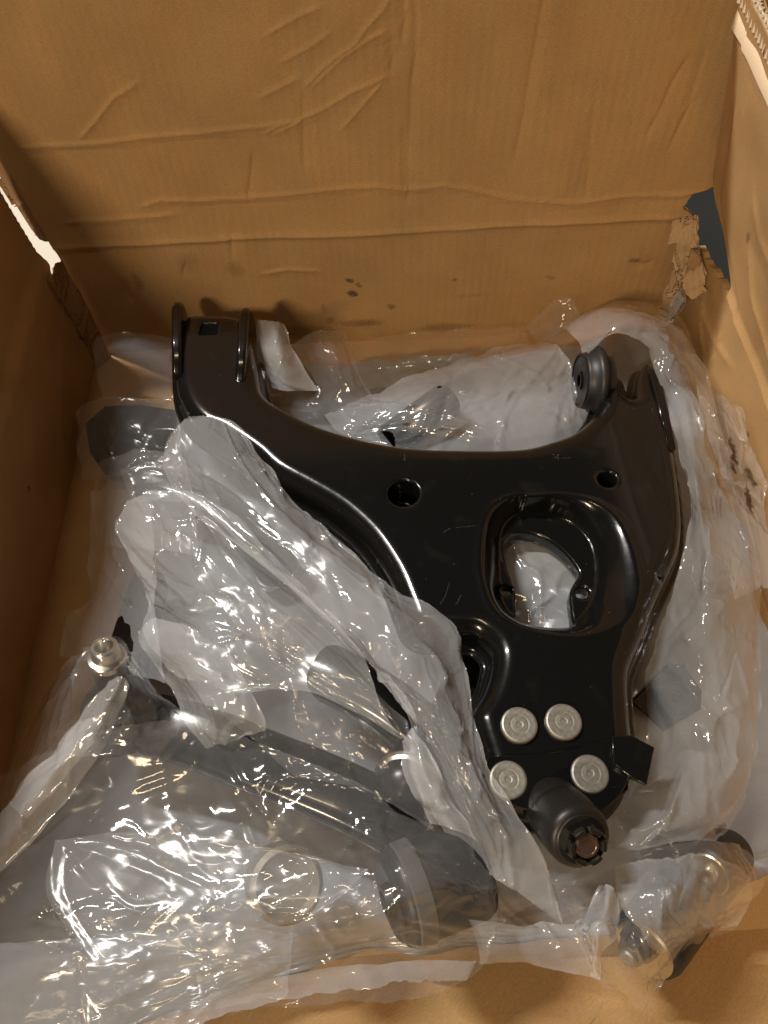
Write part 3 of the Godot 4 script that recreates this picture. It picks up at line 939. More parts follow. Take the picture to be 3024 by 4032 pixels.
	# torn paper at the right back corner
	obj("torn_paper", film([
		[Vector3(0.2709, 0.15, 0.008), Vector3(0.2908, 0.155, 0.008), Vector3(0.292, 0.155, 0.011)],
		[Vector3(0.2758, 0.14, 0.008), Vector3(0.2934, 0.142, 0.0113), Vector3(0.295, 0.14, 0.0194)],
		[Vector3(0.2716, 0.13, 0.0203), Vector3(0.2888, 0.128, 0.0223), Vector3(0.3045, 0.125, 0.0231)]], 402, 0.001, 0.001, Vector3.UP, 0.0006, [], [0.002, 0.010, 0.008, 0.004]), M.torn, t)
	obj("torn_ply", film([
		[Vector3(0.2844, 0.145, 0.008), Vector3(0.2902, 0.147, 0.008), Vector3(0.294, 0.145, 0.008)],
		[Vector3(0.285, 0.1, 0.0155), Vector3(0.2897, 0.105, 0.0232), Vector3(0.2984, 0.1, 0.0226)],
		[Vector3(0.292, 0.03, 0.0171), Vector3(0.298, 0.035, 0.0223), Vector3(0.306, 0.03, 0.0219)]], 405, 0.0012, 0.0014, Vector3(-0.3, 1, 0.1), 0.0006, [], [0.003, 0.004, 0.008, 0.002]), M.torn, t)
	obj("torn_ply", film([
		[Vector3(0.2979, 0.128, 0.0199), Vector3(0.3002, 0.13, 0.0236), Vector3(0.3053, 0.126, 0.0273)],
		[Vector3(0.2977, 0.09, 0.0274), Vector3(0.2996, 0.094, 0.033), Vector3(0.3054, 0.09, 0.0341)],
		[Vector3(0.3, 0.04, 0.0235), Vector3(0.3018, 0.045, 0.0297), Vector3(0.306, 0.04, 0.0279)]], 406, 0.0010, 0.0014, Vector3(-0.3, 1, 0.1), 0.0006, [], [0.003, 0.004, 0.008, 0.002]), M.torn_dark, t)
	obj("torn_paper", film([
		[Vector3(0.2903, 0.11, 0.036), Vector3(0.306, 0.118, 0.0265), Vector3(0.306, 0.122, 0.0243)],
		[Vector3(0.2875, 0.1, 0.0464), Vector3(0.306, 0.105, 0.041), Vector3(0.306, 0.112, 0.0408)],
		[Vector3(0.3024, 0.09, 0.0521), Vector3(0.306, 0.095, 0.0521), Vector3(0.306, 0.1, 0.0491)]], 403, 0.001, 0.001, Vector3.UP, 0.0006, [], [0.003, 0.003, 0.008, 0.006]), M.torn, t)

func build_arm() -> void:
	var t := thing("control_arm", "large black painted control arm lying on top, with four silver rivets", "control arm", Vector3(0, 0.103, 0))
	t.rotation.x = -atan(0.055)
	var c := 0.0021
	var o := Vector3(-0.215, -0.044, 0.005)
	var nx := 222
	var ny := 27
	var nz := 262
	var o2 := Vector2(o.x, o.z)
	var outline := smooth_line([Vector2(-0.1747, 0.0459), Vector2(-0.1584, 0.0452), Vector2(-0.1366, 0.048), Vector2(-0.1233, 0.0551), Vector2(-0.1157, 0.0762), Vector2(-0.1088, 0.1115), Vector2(-0.1037, 0.1404), Vector2(-0.0967, 0.1547), Vector2(-0.0852, 0.1659), Vector2(-0.0568, 0.1865), Vector2(-0.0179, 0.2047), Vector2(0.0254, 0.217), Vector2(0.0789, 0.2222), Vector2(0.1161, 0.2231), Vector2(0.1398, 0.2174), Vector2(0.1579, 0.2104), Vector2(0.1727, 0.1996), Vector2(0.1848, 0.1843), Vector2(0.1939, 0.1642), Vector2(0.1999, 0.1459), Vector2(0.206, 0.1414), Vector2(0.2094, 0.152), Vector2(0.21, 0.1679), Vector2(0.2147, 0.1749), Vector2(0.2222, 0.1692), Vector2(0.2283, 0.1505), Vector2(0.2345, 0.1357), Vector2(0.238, 0.1381), Vector2(0.2375, 0.1671), Vector2(0.2391, 0.1928), Vector2(0.2357, 0.2314), Vector2(0.2311, 0.2675), Vector2(0.2257, 0.2971), Vector2(0.2178, 0.3203), Vector2(0.205, 0.3418), Vector2(0.1897, 0.3644), Vector2(0.1778, 0.3852), Vector2(0.167, 0.4025), Vector2(0.1592, 0.418), Vector2(0.1539, 0.4468), Vector2(0.1509, 0.4647), Vector2(0.1421, 0.4816), Vector2(0.1321, 0.495), Vector2(0.1145, 0.5056), Vector2(0.0949, 0.5055), Vector2(0.0705, 0.4989), Vector2(0.0579, 0.4901), Vector2(0.056, 0.4717), Vector2(0.0527, 0.4539), Vector2(0.0523, 0.4402), Vector2(0.0625, 0.425), Vector2(0.0698, 0.4074), Vector2(0.0703, 0.3957), Vector2(0.061, 0.3842), Vector2(0.0459, 0.3817), Vector2(0.0283, 0.3801), Vector2(0.0164, 0.3755), Vector2(0.0108, 0.3591), Vector2(0.0046, 0.3383), Vector2(-0.0047, 0.3176), Vector2(-0.0165, 0.298), Vector2(-0.0362, 0.2759), Vector2(-0.0603, 0.2571), Vector2(-0.0857, 0.2386), Vector2(-0.104, 0.218), Vector2(-0.1309, 0.1942), Vector2(-0.1479, 0.1842), Vector2(-0.1618, 0.1682), Vector2(-0.1719, 0.1467), Vector2(-0.1772, 0.1236), Vector2(-0.1808, 0.0894), Vector2(-0.1802, 0.0597)], true, 5)
	var dish := smooth_line([Vector2(0.0682, 0.3399), Vector2(0.0695, 0.3214), Vector2(0.0753, 0.2971), Vector2(0.0836, 0.283), Vector2(0.0962, 0.276), Vector2(0.1118, 0.2761), Vector2(0.1303, 0.2763), Vector2(0.1518, 0.2793), Vector2(0.1672, 0.2879), Vector2(0.1764, 0.303), Vector2(0.18, 0.3245), Vector2(0.1797, 0.3461), Vector2(0.1761, 0.3655), Vector2(0.1682, 0.3791), Vector2(0.1545, 0.3878), Vector2(0.1339, 0.3926), Vector2(0.1175, 0.3917), Vector2(0.1012, 0.3878), Vector2(0.0856, 0.3803), Vector2(0.0731, 0.3665)], true, 5)
	var pan := smooth_line([Vector2(0.0832, 0.3304), Vector2(0.0862, 0.3001), Vector2(0.094, 0.2836), Vector2(0.1064, 0.2752), Vector2(0.1269, 0.2773), Vector2(0.1464, 0.2871), Vector2(0.157, 0.3037), Vector2(0.1583, 0.3234), Vector2(0.1533, 0.3459), Vector2(0.144, 0.3625), Vector2(0.1328, 0.3729), Vector2(0.1125, 0.3744), Vector2(0.0932, 0.3697), Vector2(0.0824, 0.3535)], true, 5)
	var hole := smooth_line([Vector2(0.0898, 0.3082), Vector2(0.0923, 0.3), Vector2(0.099, 0.295), Vector2(0.107, 0.2946), Vector2(0.1174, 0.2973), Vector2(0.1286, 0.3054), Vector2(0.1376, 0.3174), Vector2(0.1432, 0.3294), Vector2(0.143, 0.3345), Vector2(0.138, 0.3412), Vector2(0.1339, 0.3487), Vector2(0.1324, 0.3618), Vector2(0.1318, 0.371), Vector2(0.131, 0.379), Vector2(0.1111, 0.3794), Vector2(0.0934, 0.3726), Vector2(0.0919, 0.3689), Vector2(0.0941, 0.3481), Vector2(0.0938, 0.3396), Vector2(0.0911, 0.3261)], true, 4)
	var d_out := sdf_grid(outline, o2, c, nx, nz, 0.035)
	var d_dish := sdf_grid(dish, o2, c, nx, nz, 0.06)
	var d_pan := sdf_grid(pan, o2, c, nx, nz, 0.06)
	var d_hole := sdf_grid(hole, o2, c, nx, nz, 0.02)
	var holes := [[Vector3(0.016, 0, 0.2652), 0.0120], [Vector3(0.1749, 0, 0.2615), 0.0072]]
	var small := [[Vector3(0.0878, -0.019, 0.3435), 0.0050], [Vector3(0.1432, -0.019, 0.3485), 0.0050]]
	var eye: Vector3 = Vector3(-0.1524, 0, 0.0707)
	var F := PackedFloat32Array()
	F.resize(nx * ny * nz)
	F.fill(0.01)
	var r := 0.013
	var end_l: Vector3 = Vector3(-0.1527, 0, 0.0616)
	var bend_a: Vector3 = Vector3(-0.1259, 0, 0.1433)
	for z in nz:
		for x in nx:
			var i2 := z * nx + x
			var d := d_out[i2]
			if d > 0.02: continue
			var px := o.x + x * c
			var pz := o.z + z * c
			var H := 0.0
			var dd := d_dish[i2]
			if dd < 0.004:
				var dp := maxf(d_pan[i2], 0.0)
				var s := clampf(-dd / maxf(-dd + dp, 1e-5), 0.0, 1.0) if dd < 0.0 else 0.0
				H -= 0.0195 * pow(s, 1.7)
				H += 0.0008 * exp(-absf(dd) / 0.003)
			# a faint fold runs down the right limb
			var fx := px - (0.188 + (pz - 0.13) * 0.12)
			H -= 0.0016 * smoothstep(0.0, 0.012, fx) * smoothstep(0.33, 0.28, pz)
			# limbs dip slightly towards their ends
			H -= (0.010 if px > 0.0 else 0.004) * smoothstep(0.10, 0.03, pz) + (0.0015 * smoothstep(0.13, 0.06, pz) * smoothstep(0.0, -0.012, d) if px < 0.0 else 0.0)
			var cut := 1.0
			for h in holes:
				cut = minf(cut, Vector2(px - h[0].x, pz - h[0].z).length() - h[1])
			var thru := d_hole[i2]
			for h in small:
				thru = minf(thru, Vector2(px - h[0].x, pz - h[0].z).length() - h[1])
			var sq := maxf(absf(px - eye.x) - 0.0078, absf(pz - eye.z) - 0.0082)
			for y in ny:
				var w := o.y + y * c
				var a := d - 0.10 * (H - w) + r
				var b := w - H + r
				var f := minf(maxf(a, b), 0.0) + Vector2(maxf(a, 0.0), maxf(b, 0.0)).length() - r
				f = maxf(f, -0.034 - w)
				# flange of the lower shell
				var g := maxf(d - 0.0085, absf(w + 0.028) - 0.0022)
				if pz > 0.06:
					var k := clampf(0.5 + 0.5 * (g - f) / 0.005, 0.0, 1.0)
					f = lerpf(g, f, k) - 0.005 * k * (1.0 - k)
				# the limb ends are open channels
				if pz < 0.085:
					f = maxf(f, -maxf(maxf(d + 0.0045, w - H + 0.004), pz - 0.075 - (0.02 if px > 0.0 else 0.0)))
				f = maxf(f, -maxf(cut, -0.03 - w))
				f = maxf(f, -thru)
				f = maxf(f, -sq)
				F[(y * nz + z) * nx + x] = f
	obj("pressed_body", surface_net(F, nx, ny, nz, o, c), M.paint, t)
	# side plates of the two limb ends
	var ear := []
	for i in 13:
		var an := -PI / 2 + PI * i / 12.0
		ear.append(Vector2(0.023 * sin(an) - 0.015, -0.023 * cos(an)))
	ear.append(Vector2(0.007, 0.03))
	ear.append(Vector2(0.003, 0.075))
	ear.append(Vector2(-0.034, 0.075))
	for e in [[Vector3(-0.1819, 0, 0.0348), 0.10], [Vector3(-0.1186, 0, 0.0468), 0.0], [Vector3(0.2066, -0.013, 0.145), 0.0], [Vector3(0.2372, -0.007, 0.139), -0.05]]:
		var b := Basis(Vector3(0, 1, 0), Vector3(1, 0, 0), Vector3(0, 0, 1)).rotated(Vector3.UP, e[1])
		obj("lug", plate(ear, 0.009, 0.003), M.paint, t, Transform3D(b, e[0] + Vector3(-0.0045, -0.001 if e[0].x < 0.0 else 0.0, 0.018)))
	# rivets
	for p in [Vector3(0.08, 0.003, 0.4517), Vector3(0.1086, 0.003, 0.451), Vector3(0.0685, 0.003, 0.4855), Vector3(0.1193, 0.003, 0.4843)]:
		obj("rivet", lathe([Vector2(0.0118, -0.002), Vector2(0.0118, 0.0022), Vector2(0.0112, 0.0030), Vector2(0.0102, 0.00325), Vector2(0.0066, 0.0032), Vector2(0.0058, 0.0031), Vector2(0.0046, 0.0032), Vector2(0.0026, 0.00325), Vector2(0.0018, 0.0031), Vector2(0.0, 0.0031)], 48), M.zinc, t, Transform3D(Basis(), p - Vector3(0, 0.003, 0)))
	# plate of the ball joint, riveted on, and the folded tab
	obj("joint_plate", plate(smooth_line([Vector2(0.0572, 0.4717), Vector2(0.0684, 0.4706), Vector2(0.0859, 0.4708), Vector2(0.1067, 0.4689), Vector2(0.1264, 0.4652), Vector2(0.14, 0.4635), Vector2(0.1438, 0.4759), Vector2(0.1397, 0.4926), Vector2(0.1229, 0.506), Vector2(0.1028, 0.5085), Vector2(0.0729, 0.5018), Vector2(0.0587, 0.4929), Vector2(0.0553, 0.483)], true, 4), 0.003, 0.0008), M.paint, t, Transform3D(Basis(), Vector3(0, -0.001, 0)))
	obj("tab", plate([Vector2(0.1359, 0.4628), Vector2(0.1487, 0.4628), Vector2(0.1613, 0.4713), Vector2(0.1514, 0.4933), Vector2(0.1414, 0.4876), Vector2(0.1337, 0.4805)], 0.006, 0.0012), M.paint, t, Transform3D(Basis(), Vector3(0, 0.001, 0)))
	obj("tab", plate([Vector2(0.1219, 0.4861), Vector2(0.1449, 0.4814), Vector2(0.143, 0.4933), Vector2(0.1229, 0.507), Vector2(0.1138, 0.5065)], 0.010, 0.0012), M.paint, t, Transform3D(Basis(), Vector3(0, -0.014, 0)))
	# ball joint with castle nut
	var b0: Vector3 = Vector3(0.0947, -0.01, 0.4987)
	var b1: Vector3 = Vector3(0.1023, 0.026, 0.526)
	var ax := b1 - b0
	var L := ax.length()
	var j := along(b0, ax)
	obj("ball_joint_housing", lathe([Vector2(0.0, -0.012), Vector2(0.0180, -0.012), Vector2(0.0182, L * 0.28), Vector2(0.0179, L * 0.315)], 72), M.boot, t, j)
	obj("rubber_boot", lathe([Vector2(0.0177, L * 0.30), Vector2(0.0187, L * 0.33), Vector2(0.0191, L * 0.50), Vector2(0.0190, L * 0.75), Vector2(0.0186, L * 0.88), Vector2(0.0175, L * 0.95), Vector2(0.0150, L * 0.985), Vector2(0.0, L * 0.985)], 72, 0, true), M.boot, t, j)
	obj("washer", lathe([Vector2(0.0, L * 0.97), Vector2(0.0150, L * 0.97), Vector2(0.0150, L * 1.0), Vector2(0.0142, L * 1.012), Vector2(0.0, L * 1.012)], 56), M.boot, t, j)
	var nut := obj("castle_nut", lathe([Vector2(0.0, L * 1.0), Vector2(0.0122, L * 1.0), Vector2(0.0122, L + 0.0050), Vector2(0.0112, L + 0.0062), Vector2(0.0076, L + 0.0062), Vector2(0.0076, L)], 72, 6), M.paint, t, j)
	for i in 6:
		var an := TAU * i / 6.0 + 0.3
		obj("crown_tooth", sector(0.0078, 0.0110, L + 0.0055, L + 0.0098, an - 0.33, an + 0.33), M.nut_black, nut)
	obj("stud_end", lathe([Vector2(0.0, L), Vector2(0.0070, L), Vector2(0.0070, L + 0.0074), Vector2(0.0064, L + 0.0082), Vector2(0.0050, L + 0.0083), Vector2(0.0046, L + 0.0080), Vector2(0.0, L + 0.0080)], 40), M.copper, t, j)
	# bushing pressed into the right limb
	var s := along(Vector3(0.1855, -0.012, 0.1483), Vector3(-0.985, 0.06, 0.0))
	obj("bushing_rubber", lathe([Vector2(0.021, -0.016), Vector2(0.021, -0.008), Vector2(0.0285, -0.007), Vector2(0.0300, -0.004), Vector2(0.0285, 0.000), Vector2(0.025, 0.001), Vector2(0.0245, 0.007), Vector2(0.0235, 0.009), Vector2(0.0195, 0.0095), Vector2(0.0175, 0.0075), Vector2(0.011, 0.007), Vector2(0.0075, 0.009)], 64, 0, true), M.rubber, t, s)
	obj("bushing_sleeve", lathe([Vector2(0.0080, -0.012), Vector2(0.0080, 0.010), Vector2(0.0072, 0.0106), Vector2(0.0052, 0.0106), Vector2(0.0050, 0.0), Vector2(0.0, 0.0)], 40), M.steel_dark, t, s)
	obj("bushing_ring", lathe([Vector2(0.0236, 0.0085), Vector2(0.0236, 0.0102), Vector2(0.0220, 0.0106), Vector2(0.0218, 0.0090)], 64), M.rubber_gloss, t, s)

func bushing(parent: Node3D, at: Vector3, axis: Vector3, r: float, half: float, ring: Material) -> void:
	var s := along(at, axis)
	obj("bushing_rubber", lathe([Vector2(0.0, -half), Vector2(r * 0.7, -half), Vector2(r * 0.92, -half * 0.92), Vector2(r, -half * 0.75), Vector2(r, half * 0.8), Vector2(r * 0.93, half * 0.95), Vector2(r * 0.8, half)], 56, 0, true), M.rubber, parent, s)
	obj("bushing_ring", lathe([Vector2(r * 0.82, half * 0.9), Vector2(r * 0.82, half * 1.06), Vector2(r * 0.76, half * 1.1), Vector2(r * 0.34, half * 1.04), Vector2(r * 0.30, half * 1.2), Vector2(r * 0.22, half * 1.2), Vector2(r * 0.22, half * 0.6), Vector2(0.0, half * 0.6)], 56), ring, parent, s)

func build_under_parts() -> void:
	# second arm, in the bag at the lower left
	var a := thing("control_arm", "black control arm inside the bag at the lower left, with an upright silver nut", "control arm")
	obj("arm_body", sweep([Vector3(-0.1775, 0.095, 0.4273), Vector3(-0.1366, 0.1, 0.4401), Vector3(-0.0913, 0.102, 0.4596), Vector3(-0.042, 0.102, 0.4811), Vector3(-0.0036, 0.098, 0.5008), Vector3(0.0107, 0.092, 0.5118)], 0.021, 0.016, 4.0), M.paint, a)
	obj("side_limb", sweep([Vector3(-0.1931, 0.055, 0.2978), Vector3(-0.1951, 0.07, 0.3405), Vector3(-0.1942, 0.085, 0.3831), Vector3(-0.1867, 0.1, 0.4186), Vector3(-0.1719, 0.1, 0.4353)], 0.014, 0.014, 4.0), M.paint, a)
	var jb: Vector3 = Vector3(-0.1887, 0.1, 0.4233)
	var jt: Vector3 = Vector3(-0.1815, 0.165, 0.3998)
	var jd := jt - jb
	obj("ball_joint_housing", lathe([Vector2(0.0, -0.012), Vector2(0.025, -0.012), Vector2(0.025, 0.012), Vector2(0.021, 0.018), Vector2(0.015, 0.026), Vector2(0.011, 0.030)], 48, 0, true), M.rubber, a, along(jb, jd))
	obj("stud", lathe([Vector2(0.0105, 0.02), Vector2(0.0105, jd.length() - 0.012), Vector2(0.0, jd.length() - 0.012)], 32), M.rubber, a, along(jb, jd))
	obj("nut", lathe([Vector2(0.0, -0.012), Vector2(0.0118, -0.012), Vector2(0.0124, -0.011), Vector2(0.0124, -0.007), Vector2(0.0116, -0.006), Vector2(0.0092, -0.005), Vector2(0.0086, 0.003), Vector2(0.0078, 0.004), Vector2(0.0060, 0.004), Vector2(0.0055, 0.003), Vector2(0.0055, -0.006), Vector2(0.0, -0.006)], 48), M.aluminium, a, along(jt, jd))
	bushing(a, Vector3(0.022, 0.098, 0.537), Vector3(-0.93, 0.18, 0.28), 0.030, 0.030, M.rubber)
	obj("bushing_band", lathe([Vector2(0.0300, 0.012), Vector2(0.0312, 0.013), Vector2(0.0312, 0.023), Vector2(0.0300, 0.024)], 56), M.grey_rubber, a, along(Vector3(0.022, 0.098, 0.537), Vector3(-0.93, 0.18, 0.28)))
	obj("metal_cup", lathe([Vector2(0.0, 0.0), Vector2(0.022, 0.0), Vector2(0.022, 0.02), Vector2(0.019, 0.023), Vector2(0.016, 0.018), Vector2(0.0, 0.016)], 48), M.cup, a, along(Vector3(-0.0747, 0.108, 0.5323), Vector3(0.3, 0.8, 0.2)))
	# third arm, under the middle
	var b := thing("control_arm", "dark control arm mostly hidden under crumpled film left of the rivets", "control arm")
	obj("arm_body", sweep([Vector3(-0.0561, 0.085, 0.39), Vector3(-0.0225, 0.09, 0.4105), Vector3(0.0092, 0.085, 0.4338), Vector3(0.0337, 0.075, 0.4582), Vector3(0.0699, 0.06, 0.4942)], 0.020, 0.020, 3.0), M.paint, b)
	obj("side_limb", sweep([Vector3(0.0346, 0.06, 0.455), Vector3(0.0562, 0.055, 0.4073), Vector3(0.0703, 0.05, 0.3771), Vector3(0.0808, 0.05, 0.3468)], 0.022, 0.012, 4.0), M.paint, b)
	var q := along(Vector3(0.0067, 0.1, 0.4772), Vector3(-0.25, 0.8, 0.5))
	obj("ball_joint_housing", lathe([Vector2(0.0, -0.02), Vector2(0.021, -0.02), Vector2(0.0215, 0.004), Vector2(0.017, 0.012), Vector2(0.012, 0.020), Vector2(0.0, 0.022)], 48, 0, true), M.rubber_gloss, b, q)
	obj("clamp_ring", lathe([Vector2(0.0216, 0.0), Vector2(0.0226, 0.001), Vector2(0.0226, 0.005), Vector2(0.021, 0.007), Vector2(0.019, 0.0085)], 48), M.aluminium, b, q)
	# fourth, at the lower right: two bushings with bright faces
	var d := thing("control_arm", "black arm end at the lower right with two bright ringed bushings and a bolt", "control arm")
	obj("arm_body", sweep([Vector3(0.1729, 0.05, 0.5621), Vector3(0.1937, 0.05, 0.5521), Vector3(0.2147, 0.045, 0.5372), Vector3(0.2271, 0.045, 0.5262)], 0.015, 0.015, 4.0), M.paint, d)
	bushing(d, Vector3(0.1691, 0.062, 0.5637), Vector3(-0.72, 0.45, 0.52), 0.023, 0.028, M.aluminium)
	bushing(d, Vector3(0.2146, 0.055, 0.5301), Vector3(-0.70, 0.60, 0.40), 0.017, 0.020, M.aluminium)
	var bt := along(Vector3(0.1432, 0.08, 0.5764), Vector3(-0.72, 0.45, 0.52))
	obj("bolt_nut", lathe([Vector2(0.0, -0.012), Vector2(0.0125, -0.012), Vector2(0.0125, 0.0), Vector2(0.0105, 0.002), Vector2(0.0095, 0.006), Vector2(0.0085, 0.009), Vector2(0.006, 0.010)], 36, 6), M.steel, d, bt)
	obj("bolt_end", lathe([Vector2(0.0058, 0.0), Vector2(0.0056, 0.013), Vector2(0.0045, 0.0142), Vector2(0.0, 0.0145)], 32), M.zinc, d, bt)
	# fifth, bagged at the back
	var e := thing("ball_joint", "grey bagged cylinder end lying behind the big arm near the back wall", "ball joint")
	obj("barrel", lathe([Vector2(0.0, -0.05), Vector2(0.0165, -0.05), Vector2(0.017, 0.018), Vector2(0.0155, 0.022), Vector2(0.0125, 0.025), Vector2(0.0, 0.026)], 48, 0, true), M.steel_dark, e, along(Vector3(0.0471, 0.06, 0.1447), Vector3(0.75, 0.15, -0.5)))
	var g := thing("control_arm", "dark arm under clear film by the left back corner", "control arm")
	var gp := []
	for p in [Vector3(-0.2901, 0.022, 0.1093), Vector3(-0.273, 0.022, 0.088), Vector3(-0.2388, 0.022, 0.0878), Vector3(-0.201, 0.022, 0.0971), Vector3(-0.1714, 0.022, 0.1248), Vector3(-0.1858, 0.022, 0.1671), Vector3(-0.2292, 0.022, 0.1708), Vector3(-0.2638, 0.022, 0.1667), Vector3(-0.2805, 0.022, 0.1429)]:
		gp.append(Vector2(p.x, p.z))
	obj("arm_body", plate(gp, 0.014, 0.005), M.paint, g, Transform3D(Basis(), Vector3(0, 0.010, 0)))
	obj("arm_rib", sweep([Vector3(-0.2606, 0.026, 0.1388), Vector3(-0.2315, 0.03, 0.1298), Vector3(-0.1953, 0.032, 0.1306)], 0.007, 0.006, 2.4), M.paint, g)
	obj("side_limb", sweep([Vector3(-0.2143, 0.055, 0.2138), Vector3(-0.1922, 0.062, 0.2123), Vector3(-0.1538, 0.065, 0.2304), Vector3(-0.1124, 0.065, 0.2687), Vector3(-0.0813, 0.06, 0.3103)], 0.018, 0.016, 4.0), M.paint, g)
	var h := thing("bracket", "small dark bracket wrapped in film right of the rivets", "bracket")
	var bp := Transform3D(Basis.from_euler(Vector3(0.35, 0.7, 0.25)), Vector3(0.2039, 0.062, 0.4167))
	obj("bracket_body", plate([Vector2(-0.026, -0.016), Vector2(0.014, -0.018), Vector2(0.022, -0.010), Vector2(0.020, 0.012), Vector2(0.010, 0.022), Vector2(-0.022, 0.016)], 0.005, 0.0015), M.paint, h, bp)
	obj("bracket_eye", lathe([Vector2(0.005, -0.002), Vector2(0.011, -0.002), Vector2(0.0115, 0.0), Vector2(0.0115, 0.014), Vector2(0.0105, 0.0155), Vector2(0.005, 0.0155), Vector2(0.005, -0.002)], 40), M.rubber_gloss, h, bp)

func build_bags() -> void:
	# bag torn open around the big arm
	var a := thing("plastic_bag", "clear bag torn open around the big arm, ragged edge hanging over its left side", "plastic bag")
	obj("torn_flap", film([
		[Vector3(-0.1582, 0.128, 0.1911), Vector3(-0.1398, 0.138, 0.1965), Vector3(-0.1203, 0.138, 0.2009), Vector3(-0.099, 0.136, 0.2263)],
		[Vector3(-0.1738, 0.115, 0.2062), Vector3(-0.1405, 0.138, 0.2352), Vector3(-0.1063, 0.145, 0.2483), Vector3(-0.0738, 0.138, 0.2713)],
		[Vector3(-0.1753, 0.095, 0.2293), Vector3(-0.1232, 0.138, 0.2798), Vector3(-0.0761, 0.15, 0.3049), Vector3(-0.036, 0.14, 0.3168)],
		[Vector3(-0.1403, 0.11, 0.2749), Vector3(-0.076, 0.145, 0.3355), Vector3(-0.0364, 0.155, 0.3496), Vector3(-0.0016, 0.143, 0.3535)],
		[Vector3(-0.0789, 0.125, 0.333), Vector3(-0.0371, 0.15, 0.3811), Vector3(0.0026, 0.16, 0.3904), Vector3(0.042, 0.146, 0.3869)],
		[Vector3(-0.0266, 0.125, 0.3919), Vector3(0.0008, 0.15, 0.4241), Vector3(0.0234, 0.16, 0.4343), Vector3(0.0473, 0.146, 0.4282)],
		[Vector3(0.0062, 0.125, 0.432), Vector3(0.0216, 0.15, 0.4629), Vector3(0.0371, 0.155, 0.4757), Vector3(0.054, 0.146, 0.476)],
		[Vector3(0.0125, 0.12, 0.4784), Vector3(0.0384, 0.14, 0.5022), Vector3(0.0592, 0.14, 0.5135), Vector3(0.0837, 0.13, 0.5286)],
		[Vector3(0.0276, 0.115, 0.5114), Vector3(0.0506, 0.12, 0.5337), Vector3(0.0683, 0.12, 0.547), Vector3(0.0953, 0.1, 0.5632)]], 101, 0.0012, 0.0016, Vector3(0.55, 0, 0.83), 0.0007, [[Vector3(-0.139, 0.14, 0.2013), Vector3(-0.1149, 0.14, 0.2381), Vector3(-0.0926, 0.14, 0.2625), Vector3(-0.0644, 0.14, 0.2843), Vector3(-0.0373, 0.14, 0.3167), Vector3(-0.0148, 0.15, 0.3553), Vector3(0.0085, 0.15, 0.39), Vector3(0.0304, 0.15, 0.4225), Vector3(0.0447, 0.15, 0.4584), Vector3(0.0525, 0.15, 0.4915), Vector3(0.0646, 0.14, 0.5138)], [Vector3(-0.0984, 0.14, 0.2497), Vector3(-0.0715, 0.14, 0.2719), Vector3(-0.0439, 0.14, 0.3011)], [Vector3(-0.0432, 0.15, 0.3641), Vector3(-0.0159, 0.15, 0.392), Vector3(0.0039, 0.15, 0.4212), Vector3(0.0197, 0.15, 0.4486)], [Vector3(-0.0434, 0.15, 0.397), Vector3(-0.014, 0.15, 0.4263), Vector3(0.0131, 0.15, 0.4625)]], [0.003, 0.005, 0.003, 0.003]), M.film, a)
	obj("crumpled_fold", film([
		[Vector3(-0.1982, 0.125, 0.2637), Vector3(-0.167, 0.14, 0.2672), Vector3(-0.1345, 0.15, 0.2768), Vector3(-0.1027, 0.15, 0.3015)],
		[Vector3(-0.2044, 0.115, 0.2823), Vector3(-0.1522, 0.15, 0.3044), Vector3(-0.1066, 0.158, 0.3224), Vector3(-0.059, 0.15, 0.3547)],
		[Vector3(-0.1881, 0.115, 0.3148), Vector3(-0.131, 0.155, 0.3479), Vector3(-0.0853, 0.162, 0.3571), Vector3(-0.0222, 0.15, 0.3997)],
		[Vector3(-0.1709, 0.115, 0.3456), Vector3(-0.118, 0.16, 0.3809), Vector3(-0.0716, 0.166, 0.389), Vector3(-0.0139, 0.15, 0.4218)],
		[Vector3(-0.1689, 0.125, 0.3745), Vector3(-0.1138, 0.158, 0.4057), Vector3(-0.0662, 0.158, 0.4112), Vector3(-0.006, 0.145, 0.4431)],
		[Vector3(-0.1414, 0.13, 0.4074), Vector3(-0.0965, 0.15, 0.4252), Vector3(-0.0464, 0.15, 0.4307), Vector3(0.0047, 0.14, 0.4597)]], 102, 0.0022, 0.0018, Vector3(0.8, 0, 0.5), 0.0008, [[Vector3(-0.1963, 0.13, 0.2668), Vector3(-0.1698, 0.14, 0.2902), Vector3(-0.1412, 0.15, 0.3163), Vector3(-0.1262, 0.15, 0.3423), Vector3(-0.118, 0.16, 0.3809)], [Vector3(-0.1698, 0.14, 0.2902), Vector3(-0.1325, 0.15, 0.3018), Vector3(-0.0982, 0.15, 0.326), Vector3(-0.062, 0.15, 0.3631)], [Vector3(-0.1327, 0.16, 0.3866), Vector3(-0.11, 0.16, 0.3649), Vector3(-0.0861, 0.16, 0.3458)], [Vector3(-0.1275, 0.15, 0.3244), Vector3(-0.1133, 0.16, 0.3614), Vector3(-0.1277, 0.16, 0.3739)], [Vector3(-0.0909, 0.16, 0.3791), Vector3(-0.0661, 0.16, 0.4026), Vector3(-0.0425, 0.16, 0.4161)]], [0.002, 0.001, 0.002, 0.004]), M.film, a)
